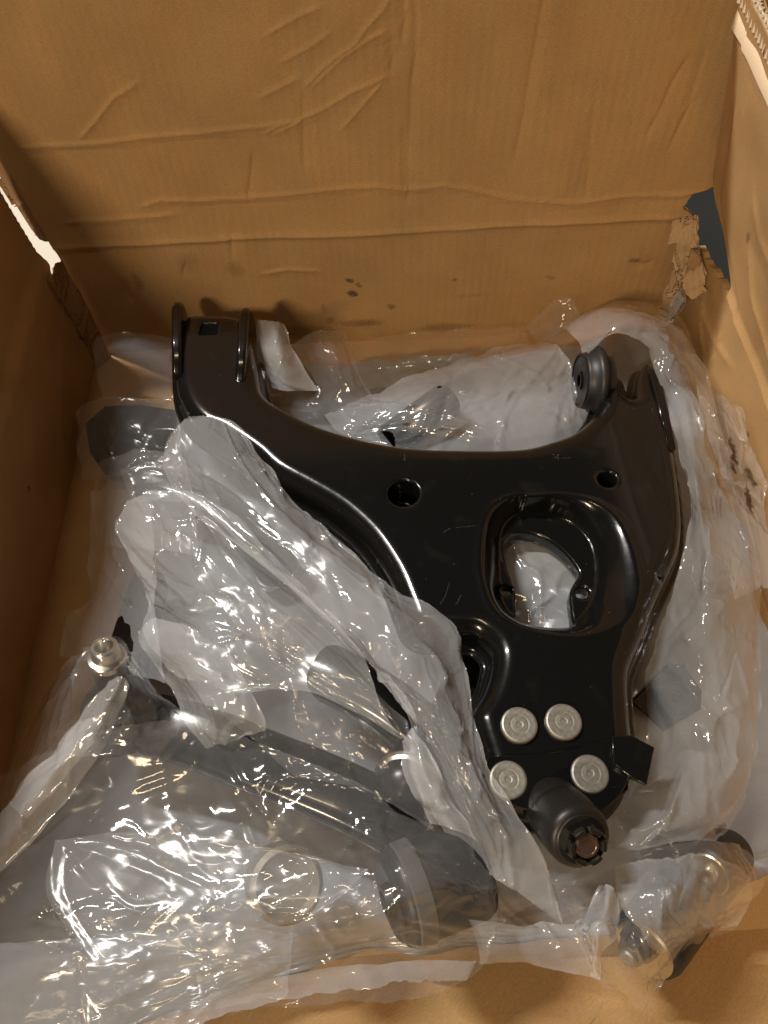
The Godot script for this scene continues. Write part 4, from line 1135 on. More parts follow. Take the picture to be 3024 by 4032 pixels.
	obj("folded_flap", film([
		[Vector3(-0.158, 0.15, 0.3731), Vector3(-0.1292, 0.168, 0.3868), Vector3(-0.103, 0.168, 0.4037)],
		[Vector3(-0.164, 0.145, 0.3883), Vector3(-0.1215, 0.172, 0.4162), Vector3(-0.0887, 0.168, 0.4282)],
		[Vector3(-0.1417, 0.14, 0.4168), Vector3(-0.1108, 0.168, 0.4386), Vector3(-0.0776, 0.16, 0.4482)],
		[Vector3(-0.1319, 0.135, 0.4401), Vector3(-0.1112, 0.155, 0.4521), Vector3(-0.0837, 0.15, 0.451)],
		[Vector3(-0.1221, 0.13, 0.4581), Vector3(-0.1083, 0.14, 0.4576), Vector3(-0.0931, 0.145, 0.4527)]], 103, 0.0016, 0.0014, Vector3(0.4, 0, 0.9), 0.0007, [[Vector3(-0.1498, 0.16, 0.3809), Vector3(-0.123, 0.17, 0.4034), Vector3(-0.0984, 0.17, 0.4255), Vector3(-0.0823, 0.16, 0.4449)], [Vector3(-0.1278, 0.17, 0.4152), Vector3(-0.1173, 0.17, 0.4389), Vector3(-0.1149, 0.15, 0.4563)]], [0.005, 0.002, 0.002, 0.003]), M.film, a)
	obj("loose_strip", film([
		[Vector3(-0.1267, 0.135, 0.4222), Vector3(-0.0768, 0.145, 0.4186), Vector3(-0.0259, 0.145, 0.4181), Vector3(0.0083, 0.138, 0.4478)],
		[Vector3(-0.0858, 0.136, 0.4572), Vector3(-0.044, 0.145, 0.447), Vector3(-0.0151, 0.148, 0.455), Vector3(0.0122, 0.14, 0.4782)],
		[Vector3(-0.0623, 0.134, 0.4776), Vector3(-0.0278, 0.138, 0.4855), Vector3(-0.0029, 0.138, 0.4974), Vector3(0.0211, 0.134, 0.5135)]], 104, 0.0012, 0.0018, Vector3(0.8, 0, 0.5), 0.0007, [[Vector3(-0.0745, 0.14, 0.4202), Vector3(-0.0503, 0.14, 0.4512), Vector3(-0.0287, 0.12, 0.4765)], [Vector3(-0.0263, 0.14, 0.4195), Vector3(-0.0151, 0.14, 0.4471), Vector3(0.0006, 0.13, 0.4826)]], [0.002, 0.003, 0.002, 0.002]), M.film_clear, a)
	obj("narrow_pleat", film([
		[Vector3(0.0024, 0.135, 0.4583), Vector3(0.0109, 0.145, 0.4526), Vector3(0.0188, 0.145, 0.4644)],
		[Vector3(0.0064, 0.135, 0.4811), Vector3(0.0172, 0.15, 0.4845), Vector3(0.0308, 0.14, 0.494)],
		[Vector3(0.0191, 0.125, 0.507), Vector3(0.0309, 0.135, 0.5115), Vector3(0.0462, 0.125, 0.5187)]], 112, 0.0010, 0.0016, Vector3(0.35, 0, 0.93), 0.0004, [[Vector3(0.0108, 0.145, 0.454), Vector3(0.0251, 0.15, 0.4902), Vector3(0.0402, 0.13, 0.519)]], [0.002, 0.002, 0.002, 0.002]), M.film_milky, a)
	obj("right_sheet", film([
		[Vector3(0.1775, 0.118, 0.14), Vector3(0.1788, 0.105, 0.1071), Vector3(0.1743, 0.08, 0.0706), Vector3(0.1617, 0.055, 0.0632)],
		[Vector3(0.1978, 0.142, 0.1357), Vector3(0.2037, 0.14, 0.1175), Vector3(0.2164, 0.105, 0.072), Vector3(0.2459, 0.05, 0.008)],
		[Vector3(0.2217, 0.14, 0.1471), Vector3(0.2388, 0.135, 0.1245), Vector3(0.2717, 0.095, 0.0843), Vector3(0.306, 0.045, 0.0332)],
		[Vector3(0.2289, 0.128, 0.1646), Vector3(0.249, 0.13, 0.1551), Vector3(0.2893, 0.085, 0.121), Vector3(0.306, 0.04, 0.0964)],
		[Vector3(0.2373, 0.12, 0.2021), Vector3(0.2493, 0.128, 0.2043), Vector3(0.3033, 0.065, 0.1589), Vector3(0.306, 0.035, 0.1433)],
		[Vector3(0.2333, 0.12, 0.2516), Vector3(0.2427, 0.13, 0.2588), Vector3(0.3006, 0.06, 0.2156), Vector3(0.306, 0.04, 0.2041)],
		[Vector3(0.2266, 0.122, 0.2983), Vector3(0.234, 0.136, 0.3067), Vector3(0.2885, 0.065, 0.2691), Vector3(0.306, 0.045, 0.2595)],
		[Vector3(0.2183, 0.118, 0.3327), Vector3(0.2286, 0.14, 0.3424), Vector3(0.2806, 0.075, 0.3125), Vector3(0.306, 0.05, 0.3016)],
		[Vector3(0.204, 0.098, 0.3618), Vector3(0.2202, 0.132, 0.3736), Vector3(0.2626, 0.09, 0.3577), Vector3(0.2953, 0.055, 0.3403)],
		[Vector3(0.1892, 0.088, 0.393), Vector3(0.213, 0.122, 0.4031), Vector3(0.2482, 0.1, 0.3969), Vector3(0.2781, 0.06, 0.3839)],
		[Vector3(0.18, 0.08, 0.4209), Vector3(0.2037, 0.11, 0.4311), Vector3(0.2361, 0.105, 0.4344), Vector3(0.2614, 0.08, 0.4267)],
		[Vector3(0.1714, 0.07, 0.4637), Vector3(0.1967, 0.105, 0.4665), Vector3(0.2239, 0.105, 0.4678), Vector3(0.2522, 0.075, 0.4592)],
		[Vector3(0.1431, 0.075, 0.5042), Vector3(0.1692, 0.11, 0.5008), Vector3(0.2037, 0.105, 0.4988), Vector3(0.2347, 0.07, 0.4944)],
		[Vector3(0.116, 0.085, 0.524), Vector3(0.1448, 0.105, 0.5261), Vector3(0.1809, 0.105, 0.5197), Vector3(0.2151, 0.07, 0.514)]], 105, 0.0022, 0.0016, Vector3(0.1, 0, 1), 0.0006, [[Vector3(0.2247, 0.14, 0.1473), Vector3(0.2473, 0.13, 0.1625), Vector3(0.2498, 0.13, 0.2151), Vector3(0.248, 0.13, 0.2591), Vector3(0.2378, 0.135, 0.3064), Vector3(0.2302, 0.14, 0.3425), Vector3(0.2588, 0.1, 0.3582)], [Vector3(0.1975, 0.1, 0.3732), Vector3(0.2084, 0.11, 0.3848), Vector3(0.2138, 0.12, 0.4024), Vector3(0.2256, 0.11, 0.4193), Vector3(0.2191, 0.11, 0.4445)], [Vector3(0.2286, 0.14, 0.3424), Vector3(0.2242, 0.13, 0.373), Vector3(0.2399, 0.1, 0.4033), Vector3(0.2477, 0.1, 0.4335)], [Vector3(0.1876, 0.1, 0.4857), Vector3(0.2114, 0.11, 0.4503), Vector3(0.2369, 0.105, 0.4313)], [Vector3(0.1303, 0.08, 0.5086), Vector3(0.149, 0.1, 0.5122), Vector3(0.168, 0.11, 0.5063), Vector3(0.192, 0.11, 0.4792)], [Vector3(0.234, 0.1, 0.4487), Vector3(0.2236, 0.1, 0.4757), Vector3(0.1947, 0.1, 0.506)], [Vector3(0.1606, 0.1, 0.5263), Vector3(0.1721, 0.11, 0.5009), Vector3(0.1934, 0.11, 0.4734)]], [0.005, 0.003, 0.003, 0.003]), M.film_haze, a)
	obj("back_sheet", film([
		[Vector3(-0.0516, 0.05, 0.1364), Vector3(0.0149, 0.055, 0.106), Vector3(0.0868, 0.06, 0.0863), Vector3(0.1638, 0.065, 0.0695)],
		[Vector3(-0.0385, 0.055, 0.1594), Vector3(0.0339, 0.08, 0.1488), Vector3(0.1028, 0.085, 0.12), Vector3(0.1706, 0.085, 0.1023)],
		[Vector3(-0.0133, 0.06, 0.1722), Vector3(0.0526, 0.085, 0.1717), Vector3(0.1156, 0.088, 0.1498), Vector3(0.1767, 0.085, 0.1301)],
		[Vector3(0.0152, 0.06, 0.1865), Vector3(0.0748, 0.085, 0.1928), Vector3(0.1238, 0.085, 0.1834), Vector3(0.179, 0.078, 0.1613)],
		[Vector3(0.0302, 0.05, 0.2128), Vector3(0.0897, 0.06, 0.2225), Vector3(0.1502, 0.06, 0.2213), Vector3(0.1961, 0.055, 0.1963)]], 106, 0.0020, 0.0022, Vector3(0.9, 0, -0.35), 0.0009, [[Vector3(-0.0339, 0.06, 0.1607), Vector3(0.0176, 0.08, 0.1426), Vector3(0.0616, 0.08, 0.1132), Vector3(0.1013, 0.08, 0.0991)], [Vector3(0.0153, 0.08, 0.1881), Vector3(0.0586, 0.08, 0.1503), Vector3(0.0806, 0.08, 0.1359)], [Vector3(0.0549, 0.08, 0.1953), Vector3(0.0981, 0.085, 0.1618), Vector3(0.1504, 0.085, 0.1391)], [Vector3(0.1067, 0.085, 0.1922), Vector3(0.1196, 0.085, 0.1528), Vector3(0.1812, 0.085, 0.103)]], [0.002, 0.003, 0.004, 0.0]), M.film_haze, a)
	obj("under_sheet", film([
		[Vector3(-0.1989, 0.02, 0.0207), Vector3(-0.1378, 0.03, 0.0459), Vector3(0.0103, 0.03, 0.0492), Vector3(0.1577, 0.03, 0.0525), Vector3(0.306, 0.02, 0.0288)],
		[Vector3(-0.1957, 0.02, 0.1599), Vector3(-0.1123, 0.04, 0.1781), Vector3(0.031, 0.045, 0.1998), Vector3(0.1549, 0.045, 0.207), Vector3(0.306, 0.03, 0.1966)],
		[Vector3(-0.2069, 0.02, 0.2983), Vector3(-0.1076, 0.04, 0.2997), Vector3(0.0362, 0.045, 0.3012), Vector3(0.139, 0.045, 0.311), Vector3(0.306, 0.03, 0.3176)],
		[Vector3(-0.237, 0.03, 0.4216), Vector3(-0.124, 0.04, 0.4225), Vector3(0.0173, 0.03, 0.4197), Vector3(0.13, 0.035, 0.4265), Vector3(0.306, 0.03, 0.4338)],
		[Vector3(-0.2812, 0.03, 0.5048), Vector3(-0.1233, 0.05, 0.5139), Vector3(0.0112, 0.04, 0.513), Vector3(0.1198, 0.03, 0.5168), Vector3(0.306, 0.02, 0.5117)],
		[Vector3(-0.292, 0.05, 0.5675), Vector3(-0.1417, 0.06, 0.5687), Vector3(-0.0071, 0.05, 0.5584), Vector3(0.0876, 0.03, 0.5591), Vector3(0.2043, 0.015, 0.5549)],
		[Vector3(-0.2749, 0.06, 0.6242), Vector3(-0.1673, 0.06, 0.605), Vector3(-0.0532, 0.05, 0.5802), Vector3(0.0703, 0.03, 0.5708), Vector3(0.1965, 0.012, 0.5645)]], 107, 0.0030, 0.0030, Vector3(0.6, 0, 0.6), 0.0008, [], [0.004, 0.004, 0.004, 0.004], 0.0026, 0.008), M.film_base, a)
	obj("inner_sheet", film([
		[Vector3(0.0814, 0.07, 0.2558), Vector3(0.1354, 0.074, 0.2522), Vector3(0.1855, 0.07, 0.2572)],
		[Vector3(0.0746, 0.074, 0.3171), Vector3(0.1247, 0.08, 0.3186), Vector3(0.1725, 0.074, 0.3224)],
		[Vector3(0.0716, 0.074, 0.3784), Vector3(0.1162, 0.078, 0.3785), Vector3(0.1584, 0.074, 0.3792)]], 114, 0.0018, 0.0016, Vector3(0.3, 0, 0.9), 0.0006, [[Vector3(0.0957, 0.08, 0.2882), Vector3(0.1175, 0.08, 0.3182), Vector3(0.1243, 0.08, 0.3687)], [Vector3(0.1496, 0.08, 0.2996), Vector3(0.1248, 0.08, 0.3423), Vector3(0.0976, 0.08, 0.3599)]], [0.003, 0.003, 0.003, 0.003]), M.film_milky, a)
	obj("crossing_strip", film([
		[Vector3(0.0898, 0.05, 0.4748), Vector3(0.1155, 0.05, 0.5009), Vector3(0.1494, 0.06, 0.4978)],
		[Vector3(0.0966, 0.06, 0.5304), Vector3(0.1242, 0.07, 0.538), Vector3(0.1612, 0.07, 0.5342)],
		[Vector3(0.0917, 0.07, 0.5528), Vector3(0.1133, 0.08, 0.5542), Vector3(0.1365, 0.08, 0.5553)]], 113, 0.0020, 0.0020, Vector3(0.8, 0, -0.4), 0.0008, [[Vector3(0.0921, 0.07, 0.5501), Vector3(0.1156, 0.07, 0.5349), Vector3(0.1398, 0.07, 0.5192)]], [0.003, 0.003, 0.003, 0.003]), M.film_clear, a)
	# bag over the parts at the lower left
	var b := thing("plastic_bag", "big wrinkled clear bag at the lower left, stretched over a black arm", "plastic bag")
	obj("top_layer", film([
		[Vector3(-0.292, 0.08, 0.4683), Vector3(-0.2227, 0.125, 0.451), Vector3(-0.1734, 0.15, 0.4449), Vector3(-0.1265, 0.142, 0.4422), Vector3(-0.0731, 0.142, 0.4621), Vector3(-0.0246, 0.145, 0.4843), Vector3(0.005, 0.142, 0.5049), Vector3(0.0472, 0.12, 0.5129)],
		[Vector3(-0.2833, 0.095, 0.5002), Vector3(-0.2187, 0.125, 0.4907), Vector3(-0.1715, 0.14, 0.4845), Vector3(-0.1234, 0.14, 0.4868), Vector3(-0.0716, 0.145, 0.5005), Vector3(-0.0276, 0.15, 0.5109), Vector3(0.0041, 0.158, 0.5208), Vector3(0.056, 0.118, 0.5363)],
		[Vector3(-0.2672, 0.115, 0.5268), Vector3(-0.2073, 0.14, 0.5216), Vector3(-0.161, 0.15, 0.5197), Vector3(-0.1155, 0.15, 0.5218), Vector3(-0.0691, 0.158, 0.5271), Vector3(-0.0247, 0.164, 0.5343), Vector3(0.0128, 0.172, 0.5412), Vector3(0.0549, 0.125, 0.5516)],
		[Vector3(-0.2513, 0.135, 0.5529), Vector3(-0.1964, 0.155, 0.5491), Vector3(-0.155, 0.158, 0.5465), Vector3(-0.1116, 0.158, 0.5484), Vector3(-0.0678, 0.162, 0.5527), Vector3(-0.0256, 0.16, 0.5589), Vector3(0.0067, 0.152, 0.5622), Vector3(0.0492, 0.125, 0.5667)],
		[Vector3(-0.2401, 0.145, 0.5801), Vector3(-0.1901, 0.158, 0.5777), Vector3(-0.1513, 0.158, 0.5751), Vector3(-0.1111, 0.152, 0.5726), Vector3(-0.0693, 0.148, 0.5722), Vector3(-0.0271, 0.138, 0.5717), Vector3(0.0064, 0.128, 0.573), Vector3(0.0444, 0.115, 0.5826)],
		[Vector3(-0.2282, 0.15, 0.6207), Vector3(-0.1861, 0.15, 0.6186), Vector3(-0.1642, 0.148, 0.6118), Vector3(-0.1311, 0.14, 0.6047), Vector3(-0.0955, 0.135, 0.5992), Vector3(-0.0459, 0.13, 0.5973), Vector3(-0.0003, 0.122, 0.5973), Vector3(0.035, 0.115, 0.5897)]], 201, 0.0010, 0.0022, Vector3(0.85, 0, -0.5), 0.0008, [[Vector3(-0.2188, 0.15, 0.5502), Vector3(-0.197, 0.15, 0.5419), Vector3(-0.187, 0.15, 0.5401), Vector3(-0.1397, 0.155, 0.5308), Vector3(-0.1216, 0.155, 0.5292), Vector3(-0.0799, 0.155, 0.5287), Vector3(-0.0533, 0.16, 0.5256)], [Vector3(-0.2167, 0.15, 0.5852), Vector3(-0.1869, 0.15, 0.5715), Vector3(-0.1551, 0.155, 0.5531), Vector3(-0.1312, 0.155, 0.5382), Vector3(-0.1038, 0.155, 0.5228)], [Vector3(-0.2026, 0.14, 0.5328), Vector3(-0.1824, 0.155, 0.5564), Vector3(-0.1665, 0.155, 0.5787), Vector3(-0.1616, 0.15, 0.5998)], [Vector3(-0.1758, 0.15, 0.5452), Vector3(-0.1705, 0.15, 0.5635), Vector3(-0.1627, 0.15, 0.5832)], [Vector3(-0.2257, 0.14, 0.5378), Vector3(-0.2236, 0.13, 0.5148), Vector3(-0.2194, 0.13, 0.4914)], [Vector3(-0.129, 0.15, 0.574), Vector3(-0.0944, 0.15, 0.5667), Vector3(-0.0706, 0.16, 0.5547), Vector3(-0.0583, 0.16, 0.5371), Vector3(-0.0455, 0.16, 0.5236)], [Vector3(-0.1611, 0.15, 0.5769), Vector3(-0.1317, 0.15, 0.5717), Vector3(-0.0879, 0.16, 0.5584), Vector3(-0.0425, 0.165, 0.545), Vector3(-0.0225, 0.15, 0.5211), Vector3(-0.0114, 0.14, 0.5025)], [Vector3(-0.1119, 0.145, 0.5833), Vector3(-0.0693, 0.15, 0.5634), Vector3(-0.0375, 0.165, 0.5453)], [Vector3(-0.1244, 0.14, 0.5978), Vector3(-0.0904, 0.14, 0.5822), Vector3(-0.0449, 0.14, 0.5709), Vector3(0.0065, 0.13, 0.5708), Vector3(0.043, 0.12, 0.5791)], [Vector3(-0.1426, 0.145, 0.5988), Vector3(-0.1, 0.14, 0.5904), Vector3(-0.0613, 0.13, 0.5858), Vector3(-0.015, 0.13, 0.5855)], [Vector3(-0.0086, 0.15, 0.5067), Vector3(0.0091, 0.16, 0.5236), Vector3(0.0358, 0.13, 0.5364), Vector3(0.0512, 0.12, 0.5536)], [Vector3(-0.0276, 0.15, 0.5109), Vector3(-0.0059, 0.15, 0.5068), Vector3(0.0023, 0.142, 0.5035)], [Vector3(-0.0803, 0.155, 0.519), Vector3(-0.1179, 0.145, 0.5061), Vector3(-0.1468, 0.14, 0.5041)]], [0.0, 0.003, 0.002, 0.003]), M.film_clear, b)
	obj("bottom_layer", film([
		[Vector3(-0.2106, 0.126, 0.5059), Vector3(-0.1416, 0.138, 0.5061), Vector3(-0.0661, 0.142, 0.5207), Vector3(-0.0178, 0.146, 0.533)],
		[Vector3(-0.2064, 0.132, 0.5369), Vector3(-0.1369, 0.143, 0.5395), Vector3(-0.07, 0.148, 0.5451), Vector3(-0.0389, 0.148, 0.5487)],
		[Vector3(-0.1706, 0.142, 0.5733), Vector3(-0.132, 0.142, 0.565), Vector3(-0.0863, 0.14, 0.5601), Vector3(-0.0607, 0.138, 0.5566)]], 202, 0.0005, 0.0014, Vector3(0.9, 0, -0.3), 0.0002, [[Vector3(-0.2114, 0.13, 0.505), Vector3(-0.1463, 0.14, 0.5092), Vector3(-0.0719, 0.14, 0.5189)], [Vector3(-0.1998, 0.135, 0.5289), Vector3(-0.1435, 0.145, 0.5463), Vector3(-0.1166, 0.145, 0.5567), Vector3(-0.1052, 0.145, 0.5339)]], [0.001, 0.002, 0.001, 0.003]), M.film_pale, b)
	obj("edge_layer", film([
		[Vector3(-0.2447, 0.15, 0.5603), Vector3(-0.1928, 0.165, 0.5606), Vector3(-0.1453, 0.168, 0.5584), Vector3(-0.0984, 0.17, 0.5561), Vector3(-0.057, 0.168, 0.56)],
		[Vector3(-0.2371, 0.155, 0.5821), Vector3(-0.1881, 0.168, 0.5796), Vector3(-0.1454, 0.168, 0.5773), Vector3(-0.1038, 0.162, 0.575), Vector3(-0.0607, 0.156, 0.5747)],
		[Vector3(-0.2263, 0.16, 0.6178), Vector3(-0.1798, 0.162, 0.6138), Vector3(-0.1497, 0.158, 0.6057), Vector3(-0.1121, 0.15, 0.5978), Vector3(-0.0647, 0.142, 0.5918)]], 204, 0.0016, 0.0020, Vector3(0.9, 0, -0.4), 0.0006, [[Vector3(-0.2298, 0.15, 0.5929), Vector3(-0.1844, 0.16, 0.5779), Vector3(-0.1406, 0.165, 0.5649), Vector3(-0.0969, 0.165, 0.5582)], [Vector3(-0.1993, 0.16, 0.6016), Vector3(-0.1563, 0.16, 0.5873), Vector3(-0.1065, 0.16, 0.577), Vector3(-0.064, 0.15, 0.5724)]], [0.0, 0.003, 0.003, 0.003]), M.film_pale, b)
	obj("loose_hem", film([
		[Vector3(-0.1597, 0.155, 0.6095), Vector3(-0.1129, 0.148, 0.5937), Vector3(-0.0649, 0.142, 0.5832), Vector3(-0.0069, 0.136, 0.5781), Vector3(0.0411, 0.126, 0.5801)],
		[Vector3(-0.159, 0.16, 0.6186), Vector3(-0.1107, 0.153, 0.6057), Vector3(-0.0592, 0.146, 0.5939), Vector3(-0.0049, 0.14, 0.5901), Vector3(0.0338, 0.124, 0.5895)]], 203, 0.0012, 0.0016, Vector3(0.9, 0, -0.35), 0.0006, [[Vector3(-0.1502, 0.155, 0.6098), Vector3(-0.1051, 0.15, 0.5939), Vector3(-0.0598, 0.142, 0.5834), Vector3(-0.0069, 0.136, 0.5792)]], [0.002, 0.003, 0.001, 0.003]), M.film, b)
	# bag round the upright stud at the left
	var c := thing("plastic_bag", "clear bag draped like a tent over the silver nut at the left wall", "plastic bag")
	obj("tent", film([
		[Vector3(-0.2293, 0.105, 0.3829), Vector3(-0.1872, 0.172, 0.3965), Vector3(-0.1711, 0.172, 0.3967), Vector3(-0.171, 0.13, 0.3929)],
		[Vector3(-0.2576, 0.075, 0.3942), Vector3(-0.1965, 0.165, 0.419), Vector3(-0.1655, 0.176, 0.4197), Vector3(-0.1559, 0.125, 0.4162)],
		[Vector3(-0.2749, 0.06, 0.4269), Vector3(-0.2098, 0.145, 0.4375), Vector3(-0.1684, 0.16, 0.4364), Vector3(-0.1379, 0.128, 0.435)],
		[Vector3(-0.2863, 0.06, 0.4778), Vector3(-0.2193, 0.135, 0.4648), Vector3(-0.1755, 0.15, 0.4618), Vector3(-0.1519, 0.128, 0.4609)]], 301, 0.0012, 0.0020, Vector3(-0.4, 0, 0.9), 0.0005, [[Vector3(-0.1864, 0.17, 0.397), Vector3(-0.1946, 0.165, 0.422), Vector3(-0.213, 0.145, 0.4446), Vector3(-0.2369, 0.12, 0.4667)], [Vector3(-0.1717, 0.17, 0.3978), Vector3(-0.1638, 0.17, 0.4251), Vector3(-0.1727, 0.15, 0.4507)], [Vector3(-0.2208, 0.12, 0.3801), Vector3(-0.2377, 0.1, 0.4029), Vector3(-0.2306, 0.1, 0.4261)]], [0.002, 0.002, 0.001, 0.002]), M.film_clear, c)
	obj("long_pleat", film([
		[Vector3(-0.1704, 0.178, 0.4244), Vector3(-0.1617, 0.182, 0.4233), Vector3(-0.1582, 0.178, 0.4279)],
		[Vector3(-0.1979, 0.16, 0.4491), Vector3(-0.1817, 0.172, 0.4529), Vector3(-0.1719, 0.16, 0.4532)],
		[Vector3(-0.2271, 0.14, 0.4738), Vector3(-0.2076, 0.155, 0.4776), Vector3(-0.1945, 0.145, 0.479)],
		[Vector3(-0.2502, 0.125, 0.492), Vector3(-0.2304, 0.14, 0.5003), Vector3(-0.2227, 0.13, 0.5045)],
		[Vector3(-0.2718, 0.11, 0.5052), Vector3(-0.2553, 0.125, 0.5206), Vector3(-0.2511, 0.12, 0.5254)]], 302, 0.0006, 0.0022, Vector3(-0.6, 0, 0.8), 0.0003, [[Vector3(-0.1632, 0.18, 0.4231), Vector3(-0.1829, 0.17, 0.4496), Vector3(-0.2078, 0.155, 0.4762), Vector3(-0.2327, 0.14, 0.5028)]], [0.001, 0.001, 0.001, 0.001]), M.film, c)
	obj("small_pleat", film([
		[Vector3(-0.1937, 0.155, 0.4424), Vector3(-0.1841, 0.162, 0.4419), Vector3(-0.1781, 0.158, 0.4439)],
		[Vector3(-0.2227, 0.135, 0.4619), Vector3(-0.2046, 0.15, 0.4659), Vector3(-0.1976, 0.145, 0.4679)],
		[Vector3(-0.25, 0.115, 0.4794), Vector3(-0.2344, 0.13, 0.4881), Vector3(-0.2301, 0.125, 0.4915)]], 303, 0.0012, 0.0018, Vector3(-0.6, 0, 0.8), 0.0005, [], [0.002, 0.002, 0.001, 0.001]), M.film, c)
	obj("side_sheet", film([
		[Vector3(-0.2578, 0.055, 0.2089), Vector3(-0.2337, 0.06, 0.2086), Vector3(-0.196, 0.07, 0.231)],
		[Vector3(-0.2495, 0.055, 0.2646), Vector3(-0.2161, 0.075, 0.2768), Vector3(-0.1838, 0.085, 0.288)],
		[Vector3(-0.2417, 0.06, 0.3181), Vector3(-0.2079, 0.08, 0.3285), Vector3(-0.1757, 0.09, 0.3345)],
		[Vector3(-0.2583, 0.06, 0.3312), Vector3(-0.2096, 0.085, 0.357), Vector3(-0.1673, 0.1, 0.3721)],
		[Vector3(-0.2547, 0.06, 0.3641), Vector3(-0.2038, 0.1, 0.3876), Vector3(-0.1562, 0.11, 0.4067)]], 304, 0.0010, 0.0016, Vector3(0.2, 0, 1), 0.0006, [[Vector3(-0.218, 0.08, 0.3201), Vector3(-0.215, 0.075, 0.2854), Vector3(-0.2131, 0.07, 0.2526)], [Vector3(-0.1934, 0.08, 0.2636), Vector3(-0.1778, 0.09, 0.3306), Vector3(-0.1677, 0.1, 0.3685)]], [0.001, 0.002, 0.003, 0.002]), M.film, c)
	# lower right bag
	var d := thing("plastic_bag", "clear bag with a pointed lower corner over the bright bushings at the lower right", "plastic bag")
	obj("top_layer", film([
		[Vector3(0.0931, 0.085, 0.5379), Vector3(0.1227, 0.1, 0.5272), Vector3(0.1571, 0.115, 0.5231), Vector3(0.1897, 0.112, 0.5215), Vector3(0.2259, 0.07, 0.5254)],
		[Vector3(0.0998, 0.085, 0.5513), Vector3(0.1211, 0.115, 0.549), Vector3(0.1494, 0.135, 0.5443), Vector3(0.1834, 0.125, 0.5396), Vector3(0.2347, 0.065, 0.5412)],
		[Vector3(0.1049, 0.085, 0.5605), Vector3(0.1163, 0.125, 0.5626), Vector3(0.1404, 0.142, 0.5643), Vector3(0.1816, 0.11, 0.5563), Vector3(0.2379, 0.05, 0.5485)],
		[Vector3(0.1047, 0.085, 0.5656), Vector3(0.117, 0.125, 0.58), Vector3(0.1399, 0.13, 0.5821), Vector3(0.1802, 0.085, 0.5726), Vector3(0.2182, 0.045, 0.5653)],
		[Vector3(0.116, 0.09, 0.5917), Vector3(0.1226, 0.11, 0.5962), Vector3(0.137, 0.105, 0.5969), Vector3(0.1584, 0.08, 0.5877), Vector3(0.1879, 0.05, 0.5761)],
		[Vector3(0.1353, 0.08, 0.6069), Vector3(0.1367, 0.085, 0.6096), Vector3(0.1401, 0.085, 0.6092), Vector3(0.1467, 0.08, 0.6027), Vector3(0.1576, 0.075, 0.5913)]], 501, 0.0012, 0.0016, Vector3(0.6, 0, 0.5), 0.0005, [[Vector3(0.1463, 0.12, 0.5405), Vector3(0.1546, 0.13, 0.5514), Vector3(0.1837, 0.11, 0.5588), Vector3(0.2134, 0.06, 0.5682)], [Vector3(0.0937, 0.09, 0.5383), Vector3(0.1217, 0.1, 0.5325), Vector3(0.1514, 0.11, 0.5296), Vector3(0.1668, 0.11, 0.5116)], [Vector3(0.1461, 0.12, 0.5789), Vector3(0.1638, 0.1, 0.5747), Vector3(0.145, 0.09, 0.5977)]], [0.002, 0.002, 0.001, 0.002]), M.film_clear, d)
	obj("bunched_film", film([
		[Vector3(0.1264, 0.125, 0.5376), Vector3(0.151, 0.13, 0.5316), Vector3(0.1766, 0.128, 0.5301), Vector3(0.214, 0.09, 0.5357)],
		[Vector3(0.1233, 0.135, 0.5551), Vector3(0.144, 0.148, 0.5521), Vector3(0.1709, 0.138, 0.5503), Vector3(0.2233, 0.075, 0.5495)],
		[Vector3(0.1318, 0.13, 0.5715), Vector3(0.1474, 0.14, 0.5702), Vector3(0.1777, 0.115, 0.5649), Vector3(0.2174, 0.06, 0.5644)],
		[Vector3(0.1519, 0.095, 0.5849), Vector3(0.1685, 0.09, 0.5796), Vector3(0.1907, 0.07, 0.574), Vector3(0.2138, 0.05, 0.5693)]], 504, 0.0024, 0.0020, Vector3(0.5, 0, -0.6), 0.0005, [[Vector3(0.1296, 0.13, 0.5431), Vector3(0.151, 0.14, 0.5543), Vector3(0.1944, 0.09, 0.5659)], [Vector3(0.1585, 0.13, 0.5345), Vector3(0.1562, 0.14, 0.5545), Vector3(0.1691, 0.09, 0.5772)]], [0.004, 0.004, 0.004, 0.004]), M.film, d)
	obj("folded_flap", film([
		[Vector3(0.1144, 0.135, 0.5464), Vector3(0.1165, 0.145, 0.5484), Vector3(0.1204, 0.138, 0.5528)],
		[Vector3(0.103, 0.13, 0.5599), Vector3(0.1072, 0.155, 0.5618), Vector3(0.1177, 0.14, 0.5644)],
		[Vector3(0.1001, 0.11, 0.5645), Vector3(0.1019, 0.158, 0.5665), Vector3(0.1137, 0.145, 0.5689)],
		[Vector3(0.104, 0.11, 0.577), Vector3(0.1026, 0.145, 0.5783), Vector3(0.1072, 0.14, 0.5796)],
		[Vector3(0.1075, 0.105, 0.5877), Vector3(0.1061, 0.12, 0.5881), Vector3(0.1083, 0.118, 0.5887)]], 502, 0.0006, 0.0010, Vector3(0.2, 0, 1), 0.0003, [[Vector3(0.0988, 0.12, 0.5647), Vector3(0.1013, 0.15, 0.5609), Vector3(0.1069, 0.155, 0.5633), Vector3(0.1146, 0.145, 0.5678)], [Vector3(0.1137, 0.145, 0.5684), Vector3(0.1072, 0.14, 0.5796), Vector3(0.1061, 0.12, 0.5881)]], [0.001, 0.001, 0.001, 0.001]), M.film_milky, d)
